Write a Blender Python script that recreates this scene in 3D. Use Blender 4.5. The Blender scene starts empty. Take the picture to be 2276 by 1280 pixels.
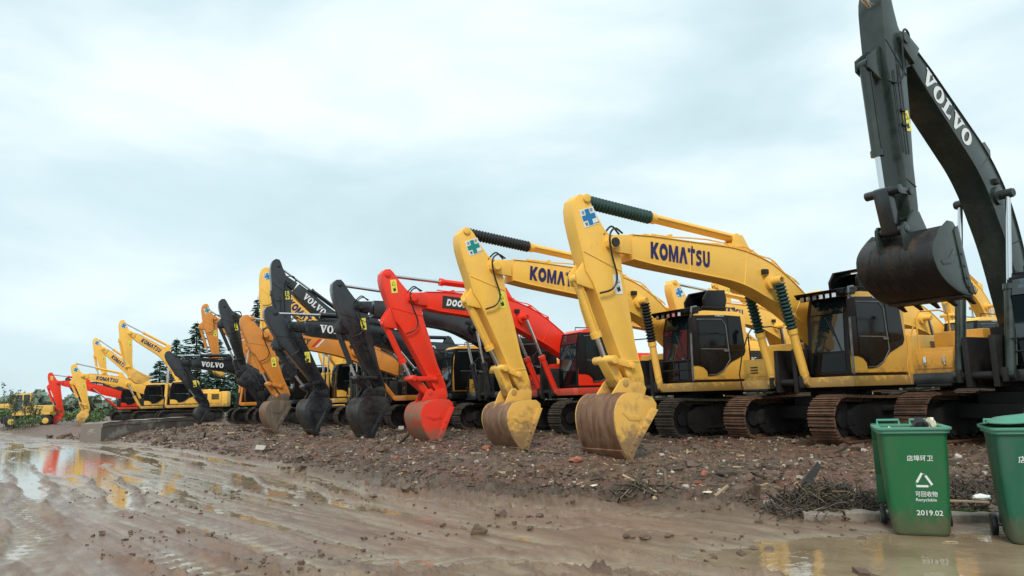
import bpy, bmesh, math, random
import numpy as np
from mathutils import Vector, Matrix
random.seed(7); rng = np.random.default_rng(11)
R = math.radians
scene = bpy.context.scene
C = scene.collection

# ------------------------------------------------------------------ camera
cam = bpy.data.cameras.new('camera'); co = bpy.data.objects.new('camera', cam); C.objects.link(co); scene.camera = co
PITCH = math.atan(244/1640); ROLL = R(1.75)
cf = Vector((0, math.cos(PITCH), math.sin(PITCH))); r0 = Vector((1, 0, 0)); u0 = Vector((0, -math.sin(PITCH), math.cos(PITCH)))
cr = math.cos(ROLL)*r0 - math.sin(ROLL)*u0; cu = math.sin(ROLL)*r0 + math.cos(ROLL)*u0
m = Matrix.Identity(4)
for i in range(3):
    m[i][0] = cr[i]; m[i][1] = cu[i]; m[i][2] = -cf[i]
m[2][3] = 1.38
co.matrix_world = m
cam.sensor_width = 36; cam.lens = 36*1640/2276; cam.clip_start = .05; cam.clip_end = 3000

# ------------------------------------------------------------------ world and sun
w = bpy.data.worlds.new('World'); scene.world = w; w.use_nodes = True
nt = w.node_tree; nt.nodes.clear()
def N(nt, typ, **kw):
    n = nt.nodes.new(typ)
    for k, v in kw.items():
        if hasattr(n, k): setattr(n, k, v)
        else: n.inputs[k.replace('_', ' ')].default_value = v
    return n
out = N(nt, 'ShaderNodeOutputWorld'); bg = N(nt, 'ShaderNodeBackground'); bg.inputs['Strength'].default_value = .115
sky = N(nt, 'ShaderNodeTexSky', sky_type='NISHITA', sun_disc=False, sun_elevation=R(47), sun_rotation=R(188), air_density=1.0, dust_density=2.0)
tc = N(nt, 'ShaderNodeTexCoord'); mp = N(nt, 'ShaderNodeMapping'); mp.inputs['Scale'].default_value = (1.5, 1.5, 3.8); mp.inputs['Location'].default_value = (1.9, .6, .65); mp.inputs['Rotation'].default_value = (R(8), R(-16), 0)
n1 = N(nt, 'ShaderNodeTexNoise'); n1.inputs['Scale'].default_value = 1.55; n1.inputs['Detail'].default_value = 6; n1.inputs['Roughness'].default_value = .48; n1.inputs['Distortion'].default_value = .3
rp = N(nt, 'ShaderNodeValToRGB'); e = rp.color_ramp.elements
e[0].position = .35; e[0].color = (5.3, 6.75, 7.2, 1); e[1].position = .68; e[1].color = (8.5, 9.45, 9.7, 1)
k = rp.color_ramp.elements.new(.50); k.color = (6.2, 7.75, 8.2, 1)
mx = N(nt, 'ShaderNodeMix', data_type='RGBA'); mx.inputs[0].default_value = .93
nt.links.new(tc.outputs['Generated'], mp.inputs['Vector']); nt.links.new(mp.outputs[0], n1.inputs['Vector'])
nt.links.new(n1.outputs['Fac'], rp.inputs[0]); nt.links.new(sky.outputs[0], mx.inputs[6]); nt.links.new(rp.outputs[0], mx.inputs[7])
nt.links.new(mx.outputs[2], bg.inputs['Color']); nt.links.new(bg.outputs[0], out.inputs[0])
sun = bpy.data.lights.new('sun', 'SUN'); so = bpy.data.objects.new('sun', sun); C.objects.link(so)
sun.energy = 2.3; sun.angle = R(16); sun.color = (1, .95, .86)
so.rotation_euler = (R(43), 0, R(-8))
scene.view_settings.view_transform = 'Standard'; scene.view_settings.look = 'None'; scene.view_settings.exposure = .06; scene.view_settings.gamma = 1
scene.cycles.max_bounces = 6

# ------------------------------------------------------------------ materials
def mat(name, col, rough=.5, metal=0, dirt_or_sheen=None, dirt_or_sheen_amt=0, dscale=3, bump=0, bscale=40, spec=.5, coat=0, stretch=(1, 1, 1), lo=.45, hi=.7, chip=0, splash=None, top=None):
    m = bpy.data.materials.new(name); m.use_nodes = True; nt = m.node_tree; b = nt.nodes['Principled BSDF']
    b.inputs['Base Color'].default_value = (*col, 1); b.inputs['Roughness'].default_value = rough; b.inputs['Metallic'].default_value = metal
    b.inputs['Specular IOR Level'].default_value = spec; b.inputs['Coat Weight'].default_value = coat; b.inputs['Coat Roughness'].default_value = .15
    tc = N(nt, 'ShaderNodeTexCoord'); mp = N(nt, 'ShaderNodeMapping'); mp.inputs['Scale'].default_value = stretch
    nt.links.new(tc.outputs['Object'], mp.inputs['Vector'])
    if dirt_or_sheen:
        n = N(nt, 'ShaderNodeTexNoise'); n.inputs['Scale'].default_value = dscale; n.inputs['Detail'].default_value = 8; n.inputs['Roughness'].default_value = .65
        nt.links.new(mp.outputs[0], n.inputs['Vector'])
        mr = N(nt, 'ShaderNodeMapRange'); mr.inputs[1].default_value = lo; mr.inputs[2].default_value = hi; mr.inputs[3].default_value = 0; mr.inputs[4].default_value = dirt_or_sheen_amt
        nt.links.new(n.outputs['Fac'], mr.inputs[0])
        mx = N(nt, 'ShaderNodeMix', data_type='RGBA'); mx.inputs[6].default_value = (*col, 1); mx.inputs[7].default_value = (*dirt_or_sheen, 1)
        nt.links.new(mr.outputs[0], mx.inputs[0]); nt.links.new(mx.outputs[2], b.inputs['Base Color'])
        if chip:
            n3 = N(nt, 'ShaderNodeTexNoise'); n3.inputs['Scale'].default_value = 11; n3.inputs['Detail'].default_value = 10; n3.inputs['Roughness'].default_value = .75
            mp3 = N(nt, 'ShaderNodeMapping'); mp3.inputs['Scale'].default_value = (1, 1, .35); nt.links.new(tc.outputs['Object'], mp3.inputs['Vector']); nt.links.new(mp3.outputs[0], n3.inputs['Vector'])
            mr3 = N(nt, 'ShaderNodeMapRange'); mr3.inputs[1].default_value = .60; mr3.inputs[2].default_value = .74; mr3.inputs[4].default_value = chip
            nt.links.new(n3.outputs['Fac'], mr3.inputs[0]); mx3 = N(nt, 'ShaderNodeMix', data_type='RGBA'); nt.links.new(mr3.outputs[0], mx3.inputs[0]); nt.links.new(mx.outputs[2], mx3.inputs[6]); mx3.inputs[7].default_value = (.12, .07, .04, 1)
            nt.links.new(mx3.outputs[2], b.inputs['Base Color']); mx = mx3
        for sp_, c_, up_ in ((splash, (.17, .115, .075), 0), (top, top[3] if top else 0, 1)):
            if not sp_: continue
            sx_ = N(nt, 'ShaderNodeSeparateXYZ'); nt.links.new(tc.outputs['Object'], sx_.inputs[0])
            n4 = N(nt, 'ShaderNodeTexNoise'); n4.inputs['Scale'].default_value = 6; n4.inputs['Detail'].default_value = 9; n4.inputs['Roughness'].default_value = .7; nt.links.new(mp.outputs[0], n4.inputs['Vector'])
            ma = N(nt, 'ShaderNodeMapRange'); ma.inputs[1].default_value = sp_[0]; ma.inputs[2].default_value = sp_[1]; ma.inputs[3].default_value = 0 if up_ else 1; ma.inputs[4].default_value = 1 if up_ else 0
            nt.links.new(sx_.outputs[2], ma.inputs[0])
            ad = N(nt, 'ShaderNodeMath', operation='MULTIPLY_ADD'); ad.inputs[1].default_value = .55; nt.links.new(ma.outputs[0], ad.inputs[0]); nt.links.new(n4.outputs['Fac'], ad.inputs[2])
            mb_ = N(nt, 'ShaderNodeMapRange'); mb_.inputs[1].default_value = .68; mb_.inputs[2].default_value = .86; mb_.inputs[4].default_value = sp_[2]; nt.links.new(ad.outputs[0], mb_.inputs[0])
            m5 = N(nt, 'ShaderNodeMix', data_type='RGBA'); nt.links.new(mb_.outputs[0], m5.inputs[0]); nt.links.new(mx.outputs[2], m5.inputs[6]); m5.inputs[7].default_value = (*c_, 1)
            nt.links.new(m5.outputs[2], b.inputs['Base Color']); mx = m5
        mr2 = N(nt, 'ShaderNodeMapRange'); mr2.inputs[3].default_value = rough; mr2.inputs[4].default_value = min(1, rough+.35)
        nt.links.new(mr.outputs[0], mr2.inputs[0]); nt.links.new(mr2.outputs[0], b.inputs['Roughness'])
    if bump:
        n = N(nt, 'ShaderNodeTexNoise'); n.inputs['Scale'].default_value = bscale; n.inputs['Detail'].default_value = 6
        nt.links.new(mp.outputs[0], n.inputs['Vector'])
        bp = N(nt, 'ShaderNodeBump'); bp.inputs['Strength'].default_value = bump; bp.inputs['Distance'].default_value = .02
        nt.links.new(n.outputs['Fac'], bp.inputs['Height']); nt.links.new(bp.outputs[0], b.inputs['Normal'])
    return m
MUD = (.16, .09, .05)
M = {}
M['yellow'] = mat('yellow_paint', (.92, .53, .085), .36, dirt_or_sheen=(.72, .42, .12), dirt_or_sheen_amt=.6, dscale=2.2, lo=.42, hi=.75, chip=.5, splash=(1.0, 1.7, .6))
M['pale'] = mat('pale_yellow_paint', (.80, .50, .10), .42, dirt_or_sheen=(.5, .32, .13), dirt_or_sheen_amt=.5, dscale=2.0, lo=.42, hi=.75, chip=.5)
M['amber'] = mat('amber_paint', (.76, .36, .045), .38, dirt_or_sheen=(.5, .26, .08), dirt_or_sheen_amt=.45, dscale=2.4, chip=.5, splash=(1.0, 1.7, .6))
M['orange'] = mat('orange_paint', (.66, .24, .035), .4, dirt_or_sheen=(.4, .18, .07), dirt_or_sheen_amt=.5, dscale=2.4, chip=.5)
M['red'] = mat('red_paint', (.86, .036, .012), .3, dirt_or_sheen=(.5, .05, .03), dirt_or_sheen_amt=.5, dscale=2.4, chip=.5, splash=(1.0, 1.6, .5))
M['black'] = mat('charcoal_paint', (.010, .013, .017), .22, dirt_or_sheen=(.038, .038, .036), dirt_or_sheen_amt=.6, dscale=2, coat=.35)
M['green_grey'] = mat('dark_green_grey_paint', (.022, .033, .029), .2, dirt_or_sheen=(.060, .078, .065), dirt_or_sheen_amt=.6, dscale=1.6)
M['dark'] = mat('dark_chassis', (.008, .008, .009), .6, dirt_or_sheen=(.035, .026, .02), dirt_or_sheen_amt=.5, dscale=2.5, bump=.3)
M['rubber'] = mat('black_rubber', (.010, .011, .012), .45)
M['bellow'] = mat('dark_green_bellows', (.010, .045, .040), .6, bump=.4, bscale=60)
M['bellow2'] = mat('black_bellows', (.010, .012, .012), .6, bump=.4, bscale=60)
M['chrome'] = mat('chrome_rod', (.65, .67, .68), .15, 1)
M['steel'] = mat('grey_steel', (.22, .23, .23), .4, .6, dirt_or_sheen=(.1, .07, .05), dirt_or_sheen_amt=.5)
M['glass'] = mat('dark_cab_glass', (.004, .006, .007), .04, spec=.22, dirt_or_sheen=(.012, .016, .018), dirt_or_sheen_amt=.8, dscale=.9)
M['frontglass'] = mat('front_cab_glass', (.010, .018, .022), .03, spec=.9, dirt_or_sheen=(.07, .11, .13), dirt_or_sheen_amt=.9, dscale=1.0, lo=.5, hi=.53)  # hard-edged bluish patches paint sky reflections into the windscreen colour
M['blackpanel'] = mat('black_door_panel', (.006, .006, .007), .3, spec=.25)
M['track'] = mat('rusty_track_steel', (.19, .095, .055), .7, .15, dirt_or_sheen=(.07, .045, .03), dirt_or_sheen_amt=.9, dscale=5, bump=.6, bscale=30, lo=.35)
M['track_dark'] = mat('dirty_track_steel', (.10, .075, .055), .7, .15, dirt_or_sheen=(.04, .032, .025), dirt_or_sheen_amt=.9, dscale=5, bump=.6, bscale=30, lo=.35)
M['mudsteel'] = mat('mud_stained_steel', (.17, .075, .040), .42, .25, dirt_or_sheen=(.30, .19, .11), dirt_or_sheen_amt=.9, dscale=2.2, bump=.35, bscale=12, stretch=(3, 3, .8), lo=.4, hi=.68)
M['mudyellow'] = mat('mud_stained_yellow_steel', (.17, .080, .045), .42, .2, dirt_or_sheen=(.30, .19, .11), dirt_or_sheen_amt=.9, dscale=2.2, bump=.35, bscale=12, stretch=(3, 3, .8), lo=.4, hi=.68, top=(.75, 1.35, .9, (.70, .42, .13)))
M['mudgrey'] = mat('worn_grey_steel', (.13, .10, .075), .45, .3, dirt_or_sheen=(.24, .17, .11), dirt_or_sheen_amt=.8, dscale=2.4, bump=.35, bscale=12, stretch=(3, 3, .8))
M['darksteel'] = mat('worn_black_steel', (.022, .022, .022), .38, .3, dirt_or_sheen=(.085, .055, .038), dirt_or_sheen_amt=.8, dscale=2.0, bump=.35, bscale=12, stretch=(2, 2, 1), lo=.45, hi=.65)
M['yellowdirty'] = mat('scuffed_yellow_paint', (.74, .42, .09), .5, dirt_or_sheen=(.24, .13, .06), dirt_or_sheen_amt=.85, dscale=2.6, bump=.2, lo=.5, hi=.68, splash=(.0, .9, .8))
M['reddirty'] = mat('scuffed_red_paint', (.78, .035, .015), .42, dirt_or_sheen=(.3, .10, .06), dirt_or_sheen_amt=.8, dscale=2.0, bump=.2, lo=.55, hi=.75, splash=(.0, .6, .7))
M['redwrap'] = mat('scraped_red_steel', (.46, .06, .03), .45, .1, dirt_or_sheen=(.22, .15, .09), dirt_or_sheen_amt=1, dscale=2.0, bump=.3, lo=.38, hi=.58, stretch=(1, 1, 2.5))
M['white'] = mat('white_marking', (.75, .77, .76), .45)
M['navy'] = mat('navy_lettering', (.018, .012, .10), .4)
M['stickeryellow'] = mat('yellow_sticker', (.80, .72, .10), .4)
M['stickerblue'] = mat('blue_sticker', (.01, .18, .42), .4)
M['stickergreen'] = mat('green_sticker', (.0, .24, .21), .4)
M['stickerred'] = mat('red_stripe', (.6, .03, .02), .4)
M['ink'] = mat('black_ink', (.02, .02, .02), .5)
M['lens'] = mat('lamp_lens', (.75, .78, .8), .08, .6)
M['bin'] = mat('green_plastic', (.012, .13, .045), .38, dirt_or_sheen=(.05, .12, .06), dirt_or_sheen_amt=.5, dscale=2.2, stretch=(2, 2, .7), chip=.6, splash=(.0, .36, .5))
M['binlight'] = mat('faded_green_plastic', (.06, .27, .18), .42, dirt_or_sheen=(.12, .22, .16), dirt_or_sheen_amt=.7, dscale=6, chip=.6)
M['bin2'] = mat('bluish_green_plastic', (.014, .115, .065), .4, dirt_or_sheen=(.06, .13, .09), dirt_or_sheen_amt=.6, dscale=2.2, stretch=(2, 2, .7), chip=.6, splash=(.0, .36, .5))
M['concrete'] = mat('weathered_concrete', (.20, .17, .145), .75, dirt_or_sheen=(.42, .38, .33), dirt_or_sheen_amt=.9, dscale=1.3, bump=.6, bscale=18, lo=.52, hi=.60, stretch=(.6, .6, 1.5))
M['kerb'] = mat('kerb_concrete', (.25, .21, .17), .7, dirt_or_sheen=(.10, .075, .05), dirt_or_sheen_amt=.9, dscale=5, bump=.7, bscale=25)
M['bark'] = mat('bark', (.08, .055, .04), .8, bump=.5)
M['bark2'] = mat('dry_twigs', (.17, .125, .08), .7)
M['twig'] = mat('wet_twigs', (.060, .046, .032), .7)
M['wood'] = mat('splintered_wood', (.42, .31, .19), .7, dirt_or_sheen=(.2, .13, .08), dirt_or_sheen_amt=.7, dscale=8)
M['brick'] = mat('broken_brick', (.32, .10, .055), .8, dirt_or_sheen=(.2, .12, .08), dirt_or_sheen_amt=.6, dscale=20, bump=.5)
M['stone'] = mat('pale_stone', (.42, .38, .33), .75, dirt_or_sheen=(.25, .2, .15), dirt_or_sheen_amt=.7, dscale=20, bump=.4)
M['clod'] = mat('mud_clod', (.11, .070, .047), .5, dirt_or_sheen=(.20, .135, .09), dirt_or_sheen_amt=.6, dscale=20, bump=.6)
M['cream'] = mat('cream_plastic', (.72, .66, .5), .4, dirt_or_sheen=(.4, .33, .22), dirt_or_sheen_amt=.6, dscale=12)
def leafmat(name, c1, c2, sc=1.2):
    m = mat(name, c1, .55, dirt_or_sheen=c2, dirt_or_sheen_amt=1, dscale=sc, lo=.4, hi=.62)
    return m
M['cedar'] = leafmat('cedar_needles', (.026, .080, .050), (.055, .125, .070))
M['bush'] = leafmat('bush_leaves', (.08, .15, .05), (.16, .22, .08))
M['farwood'] = leafmat('far_wood_leaves', (.11, .16, .11), (.17, .21, .15))  # paler than the bushes: distance haze put into the leaf colour
M['reed'] = leafmat('reed_leaves', (.05, .075, .04), (.10, .12, .06))
M['moss'] = leafmat('moss_green', (.09, .17, .03), (.05, .09, .02))

# ------------------------------------------------------------------ mesh helpers
class MB:
    def __init__(s): s.v = []; s.f = []; s.mi = []; s.cur = 0
    def add(s, vs, fs):
        n = len(s.v); s.v += [tuple(v) for v in vs]; s.f += [tuple(i+n for i in f) for f in fs]; s.mi += [s.cur]*len(fs); return s
    def box(s, x0, x1, y0, y1, z0, z1):
        v = [(x0, y0, z0), (x1, y0, z0), (x1, y1, z0), (x0, y1, z0), (x0, y0, z1), (x1, y0, z1), (x1, y1, z1), (x0, y1, z1)]
        return s.add(v, [(0, 3, 2, 1), (4, 5, 6, 7), (0, 1, 5, 4), (1, 2, 6, 5), (2, 3, 7, 6), (3, 0, 4, 7)])
    def obox(s, c, ax, ay, az, sx, sy, sz):
        c = Vector(c); ax = Vector(ax)*sx/2; ay = Vector(ay)*sy/2; az = Vector(az)*sz/2
        v = [c+i*ax+j*ay+k*az for k in (-1, 1) for i, j in ((-1, -1), (1, -1), (1, 1), (-1, 1))]
        return s.add(v, [(0, 3, 2, 1), (4, 5, 6, 7), (0, 1, 5, 4), (1, 2, 6, 5), (2, 3, 7, 6), (3, 0, 4, 7)])
    def prism_xz(s, poly, y0, y1):
        n = len(poly); a = sum(poly[i][0]*poly[(i+1) % n][1]-poly[(i+1) % n][0]*poly[i][1] for i in range(n))
        if a < 0: poly = poly[::-1]
        v = [(x, y0, z) for x, z in poly]+[(x, y1, z) for x, z in poly]
        f = [tuple(range(n)), tuple(range(2*n-1, n-1, -1))]+[(i, i+n, (i+1) % n+n, (i+1) % n) for i in range(n)]
        return s.add(v, f)
    def prism_xy(s, poly, z0, z1):
        n = len(poly); a = sum(poly[i][0]*poly[(i+1) % n][1]-poly[(i+1) % n][0]*poly[i][1] for i in range(n))
        if a < 0: poly = poly[::-1]
        v = [(x, y, z0) for x, y in poly]+[(x, y, z1) for x, y in poly]
        f = [tuple(range(n-1, -1, -1)), tuple(range(n, 2*n))]+[(i, (i+1) % n, (i+1) % n+n, i+n) for i in range(n)]
        return s.add(v, f)
    def plate(s, pts, nrm, t):
        nrm = Vector(nrm).normalized(); p = [Vector(q) for q in pts]; n = len(p)
        a = Vector((0, 0, 0))
        for i in range(n): a += p[i].cross(p[(i+1) % n])
        if a.dot(nrm) < 0: p = p[::-1]
        v = p+[q+nrm*t for q in p]
        f = [tuple(range(n-1, -1, -1)), tuple(range(n, 2*n))]+[(i, (i+1) % n, (i+1) % n+n, i+n) for i in range(n)]
        return s.add(v, f)
    def tube(s, pts, r, seg=10, cap=True):
        P = [Vector(p) for p in pts]; rr = r if isinstance(r, (list, tuple)) else [r]*len(P)
        vs = []; fs = []; up = None
        for i, p in enumerate(P):
            t = (P[min(i+1, len(P)-1)]-P[max(i-1, 0)])
            if t.length < 1e-9: t = Vector((0, 0, 1))
            t.normalize()
            if up is None: up = Vector((0, 0, 1)) if abs(t.z) < .9 else Vector((1, 0, 0))
            a = (up-t*up.dot(t)).normalized(); b = t.cross(a); up = a
            vs += [p+(a*math.cos(2*math.pi*j/seg)+b*math.sin(2*math.pi*j/seg))*rr[i] for j in range(seg)]
        for i in range(len(P)-1):
            for j in range(seg):
                k = (j+1) % seg; fs.append((i*seg+j, i*seg+k, (i+1)*seg+k, (i+1)*seg+j))
        if cap: fs += [tuple(range(seg-1, -1, -1)), tuple((len(P)-1)*seg+j for j in range(seg))]
        return s.add(vs, fs)
    def hose(s, pts, r, seg=6, n=6):
        P = [Vector(p) for p in pts]; P = [P[0]*2-P[1]]+P+[P[-1]*2-P[-2]]; o = []
        for i in range(1, len(P)-2):
            for k in range(n):
                t = k/n; o.append(.5*((2*P[i])+(P[i+1]-P[i-1])*t+(2*P[i-1]-5*P[i]+4*P[i+1]-P[i+2])*t*t+(3*P[i]-P[i-1]-3*P[i+1]+P[i+2])*t**3))
        o.append(P[-2]); return s.tube(o, r, seg)
    def cyl(s, a, b, r, seg=16): return s.tube([a, b], r, seg)
def mesh_of(mb, name, mats, bevel=0, smooth=35):
    me = bpy.data.meshes.new(name); me.from_pydata(mb.v, [], mb.f)
    for mm in (mats if isinstance(mats, (list, tuple)) else [mats]): me.materials.append(M[mm] if isinstance(mm, str) else mm)
    if any(mb.mi): me.polygons.foreach_set('material_index', mb.mi)
    if bevel:
        bm = bmesh.new(); bm.from_mesh(me)
        es = [e for e in bm.edges if len(e.link_faces) == 2 and e.calc_face_angle(0) > R(28)]
        bmesh.ops.bevel(bm, geom=es, offset=bevel, segments=2, affect='EDGES', clamp_overlap=True, profile=.6)
        bm.to_mesh(me); bm.free()
    me.polygons.foreach_set('use_smooth', [True]*len(me.polygons)); me.set_sharp_from_angle(angle=R(smooth)); me.update()
    return me
def link(name, me, parent=None):
    o = bpy.data.objects.new(name, me); C.objects.link(o)
    if parent is not None: o.parent = parent
    return o
def obj(name, mb, mats, parent=None, bevel=0, smooth=35): return link(name, mesh_of(mb, name, mats, bevel, smooth), parent)
CACHE = {}
def cached(key, name, fn, mats, parent, bevel=0, smooth=35):
    if key not in CACHE: CACHE[key] = mesh_of(fn(), name, mats, bevel, smooth)
    return link(name, CACHE[key], parent)
def tag(o, label=None, cat=None, group=None, kind=None):
    if label: o['label'] = label
    if cat: o['category'] = cat
    if group: o['group'] = group
    if kind: o['kind'] = kind
    return o
def empty(name, loc, rz=0):
    o = bpy.data.objects.new(name, None); C.objects.link(o); o.location = loc; o.rotation_euler = (0, 0, rz); o.empty_display_size = .3; return o

# ------------------------------------------------------------------ lettering
def ell(cx, cy, rx, ry, n=28): return [(cx+rx*math.cos(2*math.pi*i/n), cy+ry*math.sin(2*math.pi*i/n)) for i in range(n)]
def strip(pts, w):
    L = []; Rr = []; n = len(pts)
    for i, p in enumerate(pts):
        a = pts[max(i-1, 0)]; b = pts[min(i+1, n-1)]; d = math.hypot(b[0]-a[0], b[1]-a[1]); nx, ny = -(b[1]-a[1])/d, (b[0]-a[0])/d
        L.append((p[0]+nx*w/2, p[1]+ny*w/2)); Rr.append((p[0]-nx*w/2, p[1]-ny*w/2))
    return L+Rr[::-1]
GL = {
 'K': (.88, [[(0, 0), (.27, 0), (.27, .36), (.55, 0), (.88, 0), (.5, .5), (.88, 1), (.56, 1), (.27, .66), (.27, 1), (0, 1)]]),
 'O': (.96, [ell(.46, .5, .46, .51), ell(.46, .5, .2, .22)]),
 'M': (1.08, [[(0, 0), (.25, 0), (.25, .56), (.43, 0), (.63, 0), (.80, .56), (.80, 0), (1.05, 0), (1.05, 1), (.76, 1), (.525, .36), (.29, 1), (0, 1)]]),
 'A': (.92, [[(0, 0), (.28, 0), (.47, .60), (.66, 0), (.94, 0), (.62, 1), (.32, 1)]]),
 'T': (.84, [[(.30, 0), (.56, 0), (.56, .76), (.84, .76), (.84, 1), (.60, 1), (.60, 1.17), (.44, 1.17), (.44, 1), (.02, 1), (.02, .76), (.30, .76)]]),
 'S': (.80, [strip([(.68, .82), (.45, .89), (.22, .82), (.16, .68), (.28, .56), (.50, .47), (.60, .32), (.50, .16), (.28, .11), (.06, .17)], .235)]),
 'U': (.84, [[(0, 1), (0, .32), (.1, .08), (.4, -.02), (.7, .08), (.8, .32), (.8, 1), (.54, 1), (.54, .35), (.47, .24), (.4, .22), (.33, .24), (.26, .35), (.26, 1)]]),
 'v': (1.0, [[(-.02, 1), (.52, 1), (.52, .9), (.41, .88), (.59, .36), (.74, .88), (.62, .9), (.62, 1), (1.04, 1), (1.04, .9), (.94, .88), (.61, 0), (.43, 0), (.10, .88), (-.02, .9)]]),
 'o': (1.02, [ell(.5, .5, .48, .52), ell(.5, .5, .19, .38)]),
 'l': (.86, [[(0, 0), (0, .1), (.12, .12), (.12, .88), (0, .9), (0, 1), (.52, 1), (.52, .9), (.38, .88), (.38, .13), (.6, .15), (.72, .34), (.84, .34), (.84, 0)]]),
 'D': (.92, [[(0, 0), (.45, 0), (.75, .13), (.87, .5), (.75, .87), (.45, 1), (0, 1)], [(.26, .22), (.42, .22), (.56, .32), (.6, .5), (.56, .68), (.42, .78), (.26, .78)]]),
 'N': (.92, [[(0, 0), (.25, 0), (.25, .58), (.6, 0), (.86, 0), (.86, 1), (.61, 1), (.61, .42), (.27, 1), (0, 1)]]),
 'a': (.94, [[(0, 0), (.26, 0), (.31, .18), (.63, .18), (.68, 0), (.94, 0), (.62, 1), (.32, 1)], [(.37, .36), (.57, .36), (.47, .70)]]),
 'Y': (.92, [[(.34, 0), (.6, 0), (.6, .4), (.94, 1), (.66, 1), (.47, .62), (.28, 1), (0, 1), (.34, .4)]]),
}
def curve_mesh(cv):
    o = bpy.data.objects.new('t', cv); C.objects.link(o); dg = bpy.context.evaluated_depsgraph_get(); dg.update()
    me = o.evaluated_get(dg).to_mesh(); v = [tuple(q.co) for q in me.vertices]; f = [tuple(p.vertices) for p in me.polygons]
    o.evaluated_get(dg).to_mesh_clear(); bpy.data.objects.remove(o); return v, f
G2 = {}
def word(s, slant=0, gap=.05):
    if (s, slant) in G2: return G2[(s, slant)]
    cv = bpy.data.curves.new('w', 'CURVE'); cv.dimensions = '2D'; cv.fill_mode = 'BOTH'; x = 0
    for ch in s:
        wd, loops = GL[ch]
        for lp in loops:
            sp = cv.splines.new('POLY'); sp.points.add(len(lp)-1); sp.use_cyclic_u = True
            for i, (a, b) in enumerate(lp): sp.points[i].co = (x+a+slant*b, b, 0, 1)
        x += wd+gap
    v, f = curve_mesh(cv); W = x-gap; G2[(s, slant)] = (v, f, W); return G2[(s, slant)]
def font(s, off=0.0):
    if ('f', s, off) in G2: return G2[('f', s, off)]
    cv = bpy.data.curves.new('f', 'FONT'); cv.body = s; cv.size = 1.4; cv.offset = off; cv.resolution_u = 3
    v, f = curve_mesh(cv); x0 = min(a[0] for a in v); x1 = max(a[0] for a in v); y0 = min(a[1] for a in v); y1 = max(a[1] for a in v)
    h = y1-y0; v = [((a[0]-x0)/h, (a[1]-y0)/h, 0) for a in v]; G2[('f', s, off)] = (v, f, (x1-x0)/h); return G2[('f', s, off)]
def put(mb, g, org, xd, ud, h, width=None):
    v, f, W = g; org = Vector(org); xd = Vector(xd).normalized(); ud = Vector(ud).normalized(); sx = h if width is None else width/W
    nrm = xd.cross(ud)
    fs = []
    for q in f: fs.append(q)
    return mb.add([org+xd*a[0]*sx+ud*a[1]*h+nrm*.0 for a in v], fs)

# ------------------------------------------------------------------ ground
def hsh(i, j, s): 
    n = (i*374761393+j*668265263+s*974711) & 0xffffffff; n = ((n ^ (n >> 13))*1274126177) & 0xffffffff; return ((n ^ (n >> 16)) & 0xffff)/65535.
def vnoise(x, y, s=0):
    x = np.asarray(x, float); y = np.asarray(y, float); i = np.floor(x).astype(np.int64); j = np.floor(y).astype(np.int64); fx = x-i; fy = y-j
    fx = fx*fx*fx*(fx*(fx*6-15)+10); fy = fy*fy*fy*(fy*(fy*6-15)+10)
    return (hsh(i, j, s)*(1-fx)+hsh(i+1, j, s)*fx)*(1-fy)+(hsh(i, j+1, s)*(1-fx)+hsh(i+1, j+1, s)*fx)*fy
def fbm(x, y, o=4, s=0, g=.5):
    a = 0; t = 0; k = 1.
    for q in range(o): a = a+k*(vnoise(x*2**q+q*17.3, y*2**q-q*9.1, s+q)-.5); t += k*.5; k *= g
    return a/t
BX = np.array([-120, -60, -39, -24.7, -15.7, -8.5, -4.1, -1.73, -.31, .85, 2.31, 3.13, 4.66, 6, 30]); BY = np.array([165, 84, 56.5, 39.3, 31, 22, 15.4, 11.7, 10.2, 9.7, 8.75, 8.1, 7.75, 7.6, 4.])
def bank(x, y):      # signed metres behind the edge of the road
    yb = np.interp(x, BX, BY); sl = np.clip(np.interp(x, BX, np.gradient(BY, BX)), -1.6, 0); return (y-yb)/np.sqrt(1+sl*sl)
def sst(a, b, t): t = np.clip((t-a)/(b-a), 0, 1); return t*t*(3-2*t)
def bump_at(x, y, cx, cy, r, h): return h*np.exp(-((x-cx)**2+(y-cy)**2)/(r*r))
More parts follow.
